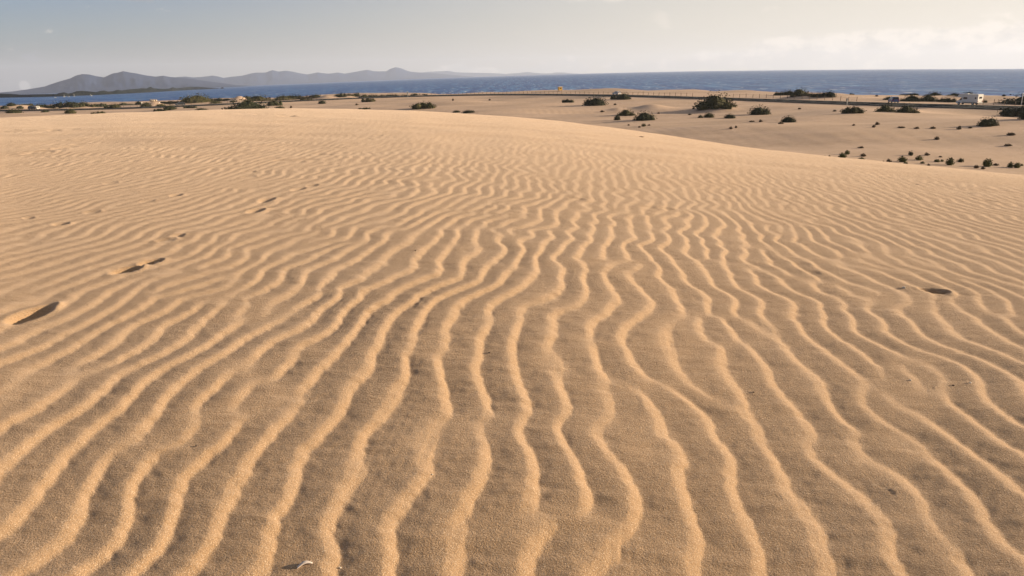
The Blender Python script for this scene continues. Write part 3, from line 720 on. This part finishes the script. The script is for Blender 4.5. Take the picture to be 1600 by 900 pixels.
# small plants on the flat right of the dune
G_SPR = 'small plants on the sand right of the dune crest'
for (u, v, w, h, k, lb) in [
    (1324, 242, 9, 7, 'g', 'upper of the two touching green tufts at the left end of the plant row'),
    (1317, 247, 14, 8, 'g', 'lower yellowish of the two touching tufts at the left end of the plant row'),
    (1296, 246.5, 5, 4, 'g', 'tiny yellowish sprout left of the two touching tufts, right one of a pair'),
    (1289, 246, 4, 3, 'g', 'tiny sprout at the very left end of the plant row'),
    (1348, 245, 9, 5, 'b', 'low brown tuft with a long dark streak of sand behind it'),
    (1346, 251, 11, 5, 'g', 'olive tuft right at the dune crest, right of the touching pair'),
    (1388.5, 254, 8, 6, 'b', 'brown round tuft at the dune crest before the dark green oval one'),
    (1380, 254, 5, 3, 'b', 'tiny brown sprout left of the round crest tuft'),
    (1409, 253.5, 15, 9, 'g', 'oval dark green tuft in the middle left of the plant row'),
    (1415, 257.5, 7, 5, 'g', 'pale green sprout below the oval dark green tuft'),
    (1422.5, 243.5, 8, 8, 'd', 'dark upright tuft above the oval green one'),
    (1436, 251, 12, 8, 'g', 'green tuft with a low side shoot, right of the dark upright tuft'),
    (1441.5, 256, 7, 4, 'g', 'low green sprout under the tuft with the side shoot'),
    (1448, 243.5, 8, 5, 'b', 'brown twiggy tuft, highest of the right half of the plant row'),
    (1450.5, 260.5, 5, 5, 'b', 'tiny brown sprout nearest the crest in the middle of the row'),
    (1464, 253.5, 9, 5, 'g', 'flat yellow green tuft left of the tall bright one'),
    (1469, 246.5, 5, 3, 'b', 'tiny brown tuft above the flat yellow green one'),
    (1483, 258.5, 14, 12, 'g', 'tall bright green tuft leaning right in the middle of the row'),
    (1472, 253, 6, 4, 'g', 'small yellow sprout beside the tall bright tuft'),
    (1500, 254, 10, 7, 'o', 'brown green round tuft right of the tall bright one'),
    (1525, 263.5, 7, 6, 'b', 'small brown tuft left below the largest green plant'),
    (1542.5, 261, 15, 13, 'g', 'largest bushy green plant of the row'),
    (1535.5, 265, 6, 5, 'b', 'dark little tuft just under the largest green plant'),
    (1556, 259, 9, 4, 'b', 'flat brown tuft right of the largest green plant'),
    (1579, 262, 10, 9, 'g', 'left of the two green tufts near the right frame edge'),
    (1589, 263, 10, 9, 'g', 'right of the two green tufts near the right frame edge'),
    (1596, 259.5, 5, 4, 'g', 'tiny pale sprout at the right frame edge'),
    (1463.5, 219, 8, 5.5, 'b', 'brown tuft alone on the flat below the isolated near black shrub'),
    (1370.5, 195.5, 7, 5, 'b', 'brown tuft, upper of a pair below the ragged olive shrub'),
    (1365.5, 199.5, 6, 4.5, 'b', 'brown tuft, lower of a pair below the ragged olive shrub'),
    (1334, 196.5, 5, 3, 'b', 'tiny dark tuft left of the pair below the ragged olive shrub'),
    (1408, 200.5, 11, 3, 'b', 'low brown twig patch right of the pair of tufts'),
    (1432, 201.5, 8, 3.5, 'b', 'low brown twig patch in the middle of the sand ridge'),
    (1457, 201.5, 9, 3.5, 'b', 'low brown twig patch right of the middle one on the sand ridge'),
    (1498, 203, 7, 6, 'b', 'thin brown tuft left below the isolated near black shrub'),
    (1516, 201, 6, 3, 'b', 'tiny brown tuft at the foot of the isolated near black shrub'),
    (1345, 232, 9, 3.5, 'b', 'flat brown hump with sand tails on both sides'),
    (1574.5, 229, 11, 4, 'b', 'low brown twig patch near the right edge above the green tufts'),
    (1579, 212, 12, 5, 'b', 'flat twig pile on a sand hump near the right edge'),
    (1005.5, 198, 8, 5, 'o', 'small brown green tuft below the round dark shrub'),
    (999, 199.5, 4, 3, 'b', 'tiny dark tuft left of the small brown green one'),
    (1014, 196.5, 5, 2.5, 'b', 'tiny twig tuft right of the small brown green one'),
    (982, 196.5, 4, 2.5, 'b', 'tiny reddish tuft below the clump at the foot of the arched shrub'),
    (1141.5, 202, 6, 4, 'b', 'dark tuft alone low on the middle flat, left of a pair'),
    (1150, 200, 4, 4, 'b', 'tiny upright dark tuft, right of a pair on the middle flat'),
    (1188.5, 191, 6, 4, 'b', 'small dark tuft between the lone small shrub and the rounded middle shrub'),
    (1175, 191, 9, 2.5, 'b', 'low brown twig patch left of the small dark tuft'),
    (1084, 170.5, 5, 3, 'b', 'tiny dark tuft at the left foot of the biggest mounded shrub'),
    (1078, 180, 6, 2.5, 'b', 'low brown patch left of the tiny round dark shrub'),
    (1249, 171, 5, 3, 'b', 'tiny brown tuft near the road right of the dome shaped shrub'),
    (1304, 174.5, 6, 3, 'b', 'tiny pale tuft left of the ragged olive shrub'),
    (941, 175.5, 7, 3, 'b', 'tiny brown tuft under the large rounded near black shrub'),
    (961, 164.5, 5, 3, 'b', 'tiny tuft right of the large rounded near black shrub'),
    (1029, 178, 4, 3, 'b', 'tiny tuft right of the round dark shrub, on the open flat'),
    (708, 157.5, 3.5, 3.5, 'b', 'tiny dark tuft on the bare flat below the road, right of the spiky shrub'),
    (765, 157, 4, 2.5, 'b', 'tiny tuft on the bare flat halfway to the yellow hut'),
    (557.5, 164.5, 5, 3, 'b', 'tiny brown tuft left below the low dark roadside shrub'),
]:
    bush(u - w / 2, u + w / 2, v - h, v, 'tuft' + k, lb, G_SPR, 'small_plant', 'plant', .9)

# ------------------------------------------------------------------ vehicles and built things
def bm_obj(name, bm, material, parent=None, smooth=False):
    me = bpy.data.meshes.new(name); bmesh.ops.recalc_face_normals(bm, faces=bm.faces); bm.to_mesh(me); bm.free()
    for p_ in me.polygons: p_.use_smooth = smooth
    return link(name, me, material, parent)
def box(bm, c, s):
    r = bmesh.ops.create_cube(bm, size=1)
    for v in r['verts']: v.co = Vector((v.co.x * s[0] + c[0], v.co.y * s[1] + c[1], v.co.z * s[2] + c[2]))
def prism(bm, prof, y0, y1, inset=0.0, zin=1e9):
    """extrude an x-z outline across y; points above zin are drawn in by inset on both sides"""
    a = [bm.verts.new((x, y0 + (inset if z > zin else 0), z)) for x, z in prof]; b = [bm.verts.new((x, y1 - (inset if z > zin else 0), z)) for x, z in prof]
    n = len(prof)
    bm.faces.new(a); bm.faces.new(b[::-1])
    for k in range(n): bm.faces.new((a[k], b[k], b[(k + 1) % n], a[(k + 1) % n]))
def cyl_y(bm, c, r, w, seg=16):
    rr = bmesh.ops.create_cone(bm, cap_ends=True, segments=seg, radius1=r, radius2=r, depth=w)
    for v in rr['verts']: v.co = Vector((v.co.x + c[0], v.co.z + c[1], v.co.y + c[2]))
M_WHITE = simple('white_paint', (.62, .59, .54), .35, var=.05)
M_BLUE = simple('blue_paint', (.06, .10, .24), .3, var=.05)
M_GREY = simple('dark_paint', (.035, .04, .045), .3, var=.05)
M_GLASS = simple('tinted_glass', (.02, .022, .025), .08, var=.05, spec=.6)
M_TYRE = simple('tyre_rubber', (.02, .02, .02), .8)
M_RIM = simple('wheel_rim', (.4, .4, .4), .4, metal=.6)
M_RED = simple('red_lens', (.35, .02, .015), .3)
M_LAMP = simple('clear_lens', (.75, .72, .65), .2)
M_TRIM = simple('grey_trim', (.16, .15, .14), .7)
def wheels(root, xs, track, r, wd=.2):
    for x in xs:
        for sy in (-1, 1):
            bm = bmesh.new(); cyl_y(bm, (x, sy * (track / 2 - wd / 2), r), r, wd, 18)
            w = bm_obj('wheel', bm, M_TYRE, root)
            bm = bmesh.new(); cyl_y(bm, (x, sy * (track / 2 + .005), r), r * .58, .03, 14); bm_obj('rim', bm, M_RIM, w)
def make_car(label, paint, loc, rz, tall=1.48, hatch=True, L=4.2):
    root = empty('parked_car', loc, rz); tag(root, label, 'car', 'vehicles parked along the road')
    s = L / 4.2; w = 1.72
    pr = [(-2.1, .34), (-2.12, .62), (-2.05, .92), (1.0, .95), (1.75, .84), (2.06, .66), (2.1, .36), (1.75, .28), (1.66, .55), (1.36, .68), (1.04, .55), (.95, .28), (-.95, .28), (-1.04, .55), (-1.32, .68), (-1.62, .55), (-1.70, .28)]
    bm = bmesh.new(); prism(bm, [(x * s, z) for x, z in pr], -w / 2, w / 2); bm_obj('body', bm, paint, root)
    cab = [(-1.98, .92), (-1.72, tall - .08), (-1.3, tall), (.1, tall), (.42, tall - .06), (1.12, .94)]
    bm = bmesh.new(); prism(bm, [(x * s, z) for x, z in cab], -w / 2 + .02, w / 2 - .02, .16, 1.2); cb = bm_obj('cabin', bm, paint, root)
    for sy in (-1, 1):
        for q_ in ([(-1.62, .98), (-1.5, tall - .16), (-.72, tall - .12), (-.72, .98)], [(-.64, .98), (-.64, tall - .12), (.2, tall - .14), (.82, .98)]):
            bm = bmesh.new(); vs = [bm.verts.new((x * s, sy * (w / 2 - .005 - (.155 if z > 1.2 else 0.0)) , z)) for x, z in q_]; bm.faces.new(vs)
            ex = bmesh.ops.extrude_face_region(bm, geom=bm.faces[:])
            for v in [g for g in ex['geom'] if isinstance(g, bmesh.types.BMVert)]: v.co.y -= sy * .03
            bm_obj('window', bm, M_GLASS, cb)
    for nm, xa, za, xb, zb in (('windscreen', 1.1, .97, .45, tall - .09), ('rear_window', -2.0, .98, -1.75, tall - .12)):
        bm = bmesh.new(); k = .02 if xa > 0 else -.02
        vs = [bm.verts.new(v) for v in ((xa * s + k, -w / 2 + .12, za), (xa * s + k, w / 2 - .12, za), (xb * s + k, w / 2 - .26, zb), (xb * s + k, -w / 2 + .26, zb))]; bm.faces.new(vs)
        ex = bmesh.ops.extrude_face_region(bm, geom=bm.faces[:])
        for v in [g for g in ex['geom'] if isinstance(g, bmesh.types.BMVert)]: v.co.x += k
        bm_obj(nm, bm, M_GLASS, cb)
    wheels(root, (-1.32 * s, 1.36 * s), w, .31)
    for sy in (-1, 1):
        bm = bmesh.new(); box(bm, (2.04 * s, sy * .62, .66), (.12, .3, .14)); bm_obj('headlight', bm, M_LAMP, root)
        bm = bmesh.new(); box(bm, (-2.09 * s, sy * .68, .78), (.1, .22, .26)); bm_obj('tail_light', bm, M_RED, root)
    return root
def road_point(u, of):
    a = azel(u, 150)[0]; r = float(road_r(a)) + of
    a2 = a + .01; r2 = float(road_r(a2)) + of
    x, y = r * math.sin(a), r * math.cos(a); dx, dy = r2 * math.sin(a2) - x, r2 * math.cos(a2) - y
    z = float(base_z(x, y)) + .5 + .32 * math.tanh(of / 6) + (.16 if abs(of) < 5.2 else .0)
    return (x, y, z), math.atan2(dy, dx)
loc, tg = road_point(963.5, 2.3)
make_car('white car driving left on the road behind a dark green shrub', M_WHITE, loc, tg + PI, L=4.4)
loc, tg = road_point(1397, 6.4)
loc = (loc[0], loc[1], float(terrain(loc[0], loc[1])))
make_car('blue car seen from behind at the far road edge, left of the camper van', M_BLUE, loc, math.radians(78), tall=1.62)
loc, tg = road_point(279.5, 8.0); loc = (loc[0], loc[1], float(terrain(loc[0], loc[1])))
make_car('dark car parked beyond the road with one bright sunlit end, left part of the picture', M_GREY, loc, tg + PI, L=4.4)
loc, tg = road_point(47.5, 8.0); loc = (loc[0], loc[1], float(terrain(loc[0], loc[1])))
make_car('dark car parked in front of the far left sand hill beside a small white van', M_GREY, loc, tg + .2, L=4.2, tall=1.7)

def make_camper(loc, rz):
    root = empty('camper_van', loc, rz); tag(root, 'white camper van with over cab bed parked beyond the road', 'camper van', 'vehicles parked along the road')
    w = 2.2
    pr = [(-3.2, .62), (-3.25, 2.75), (-3.1, 2.88), (2.1, 2.92), (2.5, 2.8), (2.95, 2.2), (2.9, 2.02), (1.6, 1.95), (1.45, .62)]
    bm = bmesh.new(); prism(bm, pr, -w / 2, w / 2); body = bm_obj('living_cabin', bm, M_WHITE, root)
    pr = [(1.45, .45), (1.46, 1.93), (1.75, 1.94), (2.45, 1.28), (3.2, 1.05), (3.3, .5), (3.2, .38), (2.82, .38), (2.75, .62), (2.4, .76), (2.05, .62), (1.98, .38)]
    bm = bmesh.new(); prism(bm, pr, -.95, .95, .08, 1.2); cab = bm_obj('cab', bm, M_WHITE, root)
    bm = bmesh.new(); vs = [bm.verts.new(v) for v in ((2.47, -.86, 1.31), (2.47, .86, 1.31), (1.8, .78, 1.93), (1.8, -.78, 1.93))]; bm.faces.new(vs)
    ex = bmesh.ops.extrude_face_region(bm, geom=bm.faces[:])
    for v in [g for g in ex['geom'] if isinstance(g, bmesh.types.BMVert)]: v.co += Vector((.03, 0, .03))
    bm_obj('windscreen', bm, M_GLASS, cab)
    for sy in (-1, 1):
        bm = bmesh.new(); prism(bm, [(1.55, 1.28), (1.55, 1.85), (1.85, 1.80), (2.32, 1.30)], sy * .86, sy * .96); bm_obj('side_window', bm, M_GLASS, cab)
        for (xa, xb, za, zb) in ((-.05, 1.05, 1.55, 2.05), (-2.75, -2.35, 1.6, 2.05)):
            bm = bmesh.new(); box(bm, ((xa + xb) / 2, sy * (w / 2 + .004), (za + zb) / 2), (xb - xa, .05, zb - za)); wn = bm_obj('window', bm, M_GLASS, body)
        bm = bmesh.new(); box(bm, (-.9, sy * (w / 2 + .003), .75), (4.3, .03, .1)); bm_obj('side_trim', bm, M_TRIM, root)
        bm = bmesh.new(); box(bm, (-3.25, sy * .95, 1.0), (.06, .14, .34)); bm_obj('tail_light', bm, M_RED, root)
        bm = bmesh.new(); box(bm, (3.26, sy * .7, .82), (.08, .3, .18)); bm_obj('headlight', bm, M_LAMP, cab)
    bm = bmesh.new(); box(bm, (-1.55, -w / 2 - .003, 1.55), (.62, .03, 1.75)); dr = bm_obj('door', bm, M_WHITE, root)
    bm = bmesh.new(); box(bm, (-1.32, -w / 2 - .03, 1.4), (.06, .04, .14)); bm_obj('handle', bm, M_TRIM, dr)
    bm = bmesh.new(); box(bm, (-3.24, 0, 1.95), (.06, 1.1, .5)); bm_obj('rear_window', bm, M_GLASS, body)
    bm = bmesh.new(); box(bm, (.8, 0, 2.96), (.7, .7, .12)); bm_obj('roof_vent', bm, M_LAMP, root)
    bm = bmesh.new(); box(bm, (-1.0, 0, .5), (4.6, 1.9, .22)); bm_obj('chassis', bm, M_TRIM, root)
    bm = bmesh.new(); box(bm, (-3.3, 0, .55), (.16, 2.1, .22)); bm_obj('bumper', bm, M_TRIM, root)
    wheels(root, (-1.75, 2.4), 1.95, .35, .24)
    return root
loc, tg = road_point(1515.5, 9.0); loc = (loc[0], loc[1], float(terrain(loc[0], loc[1])))
make_camper(loc, tg + PI - .05).scale = (.84, .88, .87)

def px_place(u, v):
    x, y = cast_plain(u, v); z = float(terrain(x, y)); d = ray(u, v); return (x, y, z), math.hypot(x, y) / math.hypot(d[0], d[1])
# small white van at the left
loc, t = px_place(55.5, 172); loc2, tg = road_point(55.5, 9.0); loc2 = (loc2[0], loc2[1], float(terrain(loc2[0], loc2[1])))
root = empty('parked_van', loc2, math.radians(128)); root.scale = (.8, .8, .85); tag(root, 'small white van parked at the far left beside a dark car', 'van', 'vehicles parked along the road')
bm = bmesh.new(); prism(bm, [(-2.1, .4), (-2.15, 1.7), (-2.0, 1.85), (.6, 1.88), (1.2, 1.2), (2.05, .98), (2.1, .4)], -.85, .85); bd = bm_obj('body', bm, M_WHITE, root)
bm = bmesh.new(); box(bm, (-2.14, 0, 1.35), (.05, 1.2, .45)); bm_obj('rear_window', bm, M_GLASS, bd)
for sy in (-1, 1):
    bm = bmesh.new(); box(bm, (.1, sy * .855, 1.42), (.8, .03, .36)); bm_obj('side_window', bm, M_GLASS, bd)
wheels(root, (-1.35, 1.35), 1.66, .32)

# lifeguard hut
M_YEL = simple('yellow_paint', (.62, .36, .06), .6, var=.08)
loc, t = px_place(875, 142.5); az = math.atan2(loc[0], loc[1])
s = t / FPX
root = empty('beach_hut', loc, -az + .35); tag(root, 'small yellow beach hut with a white roof on the beach beyond the fence', 'hut')
Wd = 5.6 * s; Hh = 4.9 * s
bm = bmesh.new(); box(bm, (0, 0, Hh / 2 + .5), (Wd, Wd, Hh)); wl = bm_obj('wall', bm, M_YEL, root)
bm = bmesh.new(); prism(bm, [(-Wd * .56, Hh + .5), (Wd * .85, Hh + .5), (Wd * .85, Hh + .62), (0, Hh + .95), (-Wd * .56, Hh + .66)], -Wd * .6, Wd * .6); bm_obj('roof', bm, M_WHITE, root)
bm = bmesh.new(); box(bm, (Wd * .62, 0, .45), (Wd * .5, Wd, .12)); bm_obj('deck', bm, M_WHITE, root)
bm = bmesh.new(); box(bm, (Wd * .5 + .02, 0, Hh * .45 + .5), (.05, Wd * .4, Hh * .75)); bm_obj('door', bm, M_WHITE, wl)
bm = bmesh.new(); box(bm, (0, -Wd * .5 - .02, Hh * .6 + .5), (Wd * .4, .05, Hh * .3)); bm_obj('window', bm, M_GLASS, wl)
for sx in (-1, 1):
    for sy in (-1, 1):
        bm = bmesh.new(); box(bm, (sx * Wd * .42, sy * Wd * .42, .2), (.16, .16, .62)); bm_obj('leg', bm, M_WOOD, root)

# sign posts and marker posts
M_STEEL = simple('galvanised_steel', (.3, .3, .29), .5, metal=.4)
M_SIGNB = simple('sign_back', (.10, .10, .10), .6)
def sign(u, v, h_px, label, plate=True, material=M_STEEL, wid=.07, pl=(.6, .6)):
    loc, t = px_place(u, v); H = h_px / FPX * t; az = math.atan2(loc[0], loc[1])
    root = empty('road_sign' if plate else 'pole', loc, -az + .6); tag(root, label, 'sign' if plate else 'pole')
    bm = bmesh.new(); bmesh.ops.create_cone(bm, cap_ends=True, segments=8, radius1=wid, radius2=wid, depth=H + .3)
    for q_ in bm.verts: q_.co.z += H / 2 - .15
    bm_obj('post', bm, material, root)
    if plate:
        bm = bmesh.new(); box(bm, (0, wid + .03, H - pl[1] / 2), (pl[0], .04, pl[1])); bm_obj('sign_plate', bm, M_SIGNB, root)
    else:
        bm = bmesh.new(); bmesh.ops.create_uvsphere(bm, u_segments=8, v_segments=6, radius=wid * 1.4)
        for q_ in bm.verts: q_.co.z += H
        bm_obj('cap', bm, material, root)
    return root
sign(637.5, 154.5, 11, 'dark road sign on a post seen from behind at the near road edge, left centre', pl=(.75, 1.3))
sign(1323, 165.5, 11.5, 'slim road sign post at the near road edge above the ragged olive shrub', pl=(.5, .7))
sign(1595.5, 164.5, 18, 'pale slim pole beyond the road at the right frame edge', plate=False, material=M_WHITE, wid=.09)
M_STONE = simple('pale_stone', (.42, .34, .25), .9, var=.2, scale=2)
def marker(u, v, h, w, label):
    loc, t = px_place(u, v); s = t / FPX
    root = empty('marker_post', loc, -math.atan2(loc[0], loc[1]) + .5); tag(root, label, 'post')
    bm = bmesh.new(); prism(bm, [(-w * s / 2, -.3), (-w * s / 2 * .8, h * s * .9), (0, h * s), (w * s / 2 * .8, h * s * .9), (w * s / 2, -.3)], -w * s / 2, w * s / 2); bm_obj('shaft', bm, M_WHITE, root)
    bm = bmesh.new(); box(bm, (0, 0, .05), (w * s * 1.5, w * s * 1.5, .35)); bm_obj('foot', bm, M_STONE, root)
marker(220.8, 160.3, 4.8, 1.7, 'left of two white marker posts beside the sand mound')
marker(248.6, 159.2, 4.2, 1.9, 'right of two white marker posts, at the right top of the sand mound')
def wall_bits(u, v, w, h, label):
    loc, t = px_place(u, v); s = t / FPX; rnd = random.Random(int(u))
    root = empty('stone_shelter', loc, -math.atan2(loc[0], loc[1])); tag(root, label, 'stone shelter')
    for k in range(9):
        a = PI * 2 * k / 12 + .6; bm = bmesh.new(); bmesh.ops.create_icosphere(bm, subdivisions=1, radius=1)
        for q_ in bm.verts: q_.co = Vector((q_.co.x * w * s * .16 * rnd.uniform(.8, 1.2), q_.co.y * w * s * .12, q_.co.z * h * s * .6 * rnd.uniform(.8, 1.2)))
        o = bm_obj('stone', bm, M_STONE, root); o.location = (math.cos(a) * w * s * .4, math.sin(a) * w * s * .3, h * s * .35)
wall_bits(240, 158.6, 11, 3, 'pale ring of stones on the sand mound between the two white marker posts')
wall_bits(90, 168.6, 8, 2.4, 'pale stone ring on the sand right of the small white van')

# boats
def boat(u, v, wpx, mast, label, rz):
    p, r = sea_px(u, v); s = r / FPX; L = wpx * s
    root = empty('boat', (p[0], p[1], p[2]), rz); tag(root, label, 'boat', 'boats moored off the dark island')
    bm = bmesh.new(); hull = [(-.5, .12), (-.46, -.03), (.38, -.03), (.55, .16)]
    prism(bm, [(x * L, z * L) for x, z in hull], -L * .16, L * .16); bm_obj('hull', bm, M_WHITE, root)
    bm = bmesh.new(); prism(bm, [(-.3 * L, .12 * L), (-.28 * L, .26 * L), (.1 * L, .26 * L), (.2 * L, .12 * L)], -L * .11, L * .11); bm_obj('cabin', bm, M_WHITE, root)
    if mast:
        bm = bmesh.new(); bmesh.ops.create_cone(bm, cap_ends=True, segments=6, radius1=.12 * s, radius2=.08 * s, depth=mast * s)
        for q_ in bm.verts: q_.co.z += mast * s / 2
        bm_obj('mast', bm, M_WHITE, root)
boat(86.5, 152.6, 2.6, 0, 'small white boat, leftmost of those moored off the dark island', .3)
boat(100.5, 151.6, 3.4, 3, 'white boat with a short mast, second from the left off the dark island', .2)
boat(107.2, 151.4, 3.2, 0, 'low white boat right beside the short masted one', .1)
boat(116, 150.8, 2.2, 3, 'faint grey sailing boat close under the dark island', .2)
boat(142, 149.8, 3.6, 2.4, 'brightest white boat, alone in front of the round island hill', -.2)
boat(294.3, 150.5, 2.0, 5, 'faint sailing boat with a tall mast above the broad green topped shrub', .5)

# ------------------------------------------------------------------ small things on the dune
def on_dune(u, v):
    p = ground_px(u, v); x, y = p
    z = float(terrain(x, y)) + float(ripple(np.array([x]), np.array([y]))[0][0]) + float(0.016 * samp(LOW, .4, np.array([x]), np.array([y]))[0] * sstep(math.hypot(x, y), 1, 6))
    return (x, y, z), math.hypot(x, y)
M_SHELL = simple('shell', (.62, .52, .44), .45, var=.15, scale=60)
(x, y, z), t = on_dune(478, 893)
V = []; Q = []; n = 14; S = 8
for k in range(n + 1):
    f = k / n; cx = (f - .5) * .062; cz = .010 * math.sin(PI * f) + .004; cy = .010 * math.sin(PI * f * .9); rad = .0055 * math.sin(PI * min(1, f * .85 + .15)) ** .6 + .0012
    for s_ in range(S):
        th = 2 * PI * s_ / S; V.append((cx, cy + rad * 1.5 * math.cos(th), cz + rad * .8 * math.sin(th)))
for k in range(n):
    for s_ in range(S): Q.append((k * S + s_, k * S + (s_ + 1) % S, (k + 1) * S + (s_ + 1) % S, (k + 1) * S + s_))
o = link('shell_fragment', np_mesh('shell_fragment', np.array(V), np.array(Q)), M_SHELL); o.location = (x, y, z - .002); o.rotation_euler = (0, -.1, .25); o.scale = (.72, .72, .6)
tag(o, 'pale curved shell fragment lying on the sand at the bottom edge', 'shell')
M_PEB = simple('pebble_dark', (.10, .07, .05), .7, var=.3, scale=80); M_PEBW = simple('pebble_white', (.7, .63, .52), .6, var=.2, scale=80)
def pebble(u, v, px, m_, label, k):
    (x, y, z), t = on_dune(u, v); s = px / FPX * t / 2 * .68; rnd = random.Random(k)
    bm = bmesh.new(); bmesh.ops.create_icosphere(bm, subdivisions=2, radius=1)
    for q_ in bm.verts: q_.co = Vector((q_.co.x * s * 1.25, q_.co.y * s * .9, q_.co.z * s * .7)) * (1 + .18 * math.sin(q_.co.x * 3 + k) * math.cos(q_.co.y * 4 + k))
    o = bm_obj('pebble', bm, m_, None, True); o.location = (x, y, z + s * .35); o.rotation_euler = (0, 0, rnd.uniform(0, 6))
    tag(o, label, 'pebble', 'pebbles scattered on the dune')
for k, row in enumerate([(1411, 459.5, 6, M_PEBW, 'white pebble just left of the smooth teardrop hollow on the right'), (309, 707, 5, M_PEB, 'dark pebble on the lower left of the dune'),
                         (1488, 612, 4, M_PEB, 'dark pebble on a ripple trough near the right edge'), (1514, 610, 4, M_PEBW, 'pale pebble right of the dark one near the right edge'), (650, 403, 4, M_PEB, 'small dark pebble left of centre on the dune'),
                         (765, 560, 5, M_PEB, 'dark chip beside a tiny track near the middle of the dune'), (1421, 605, 4, M_PEBW, 'pale pebble on a ripple crest on the right'), (676, 748, 4, M_PEBW, 'white grit in the shaded trough at the lower centre'),
                         (1177, 622, 4, M_PEB, 'dark pebble right of centre in the lower half'), (532, 891, 5, M_PEBW, 'white grit right of the shell fragment')]):
    pebble(*row, k)
(x, y, z), t = on_dune(1002, 217)
o = link('driftwood_twig', VAR['spreadb'][0]); o.location = (x, y, z); s = 8 / FPX * t / 2; o.scale = (s, s * .5, s * .45)
tag(o, 'small brown twig tangle on the smooth crest of the dune, upper centre right', 'twigs')

# ------------------------------------------------------------------ air
HAZE = 0.00006
bm = bmesh.new()
xb, y0, y1 = 13500, -700, 21000
zl, zh = -320, 460
box(bm, (0, (y0 + y1) / 2, (zl + zh) / 2), (xb * 2, y1 - y0, zh - zl))
me = bpy.data.meshes.new('haze'); bm.to_mesh(me); bm.free()
m = bpy.data.materials.new('haze'); m.use_nodes = True; t = NT(m.node_tree); t.n.clear()
pv = t.new('ShaderNodeVolumePrincipled'); pv.inputs['Color'].default_value = (.73, .80, .95, 1); pv.inputs['Density'].default_value = HAZE; pv.inputs['Anisotropy'].default_value = .2
ou = t.new('ShaderNodeOutputMaterial'); t.l.new(pv.outputs[0], ou.inputs['Volume'])
hzo = link('haze', me, m); tag(hzo, kind='stuff')
SC.cycles.volume_bounces = 1
SC.cycles.max_bounces = 6
print('ground quads', len(ZZ), 'crest', float(terrain(0, 28)))
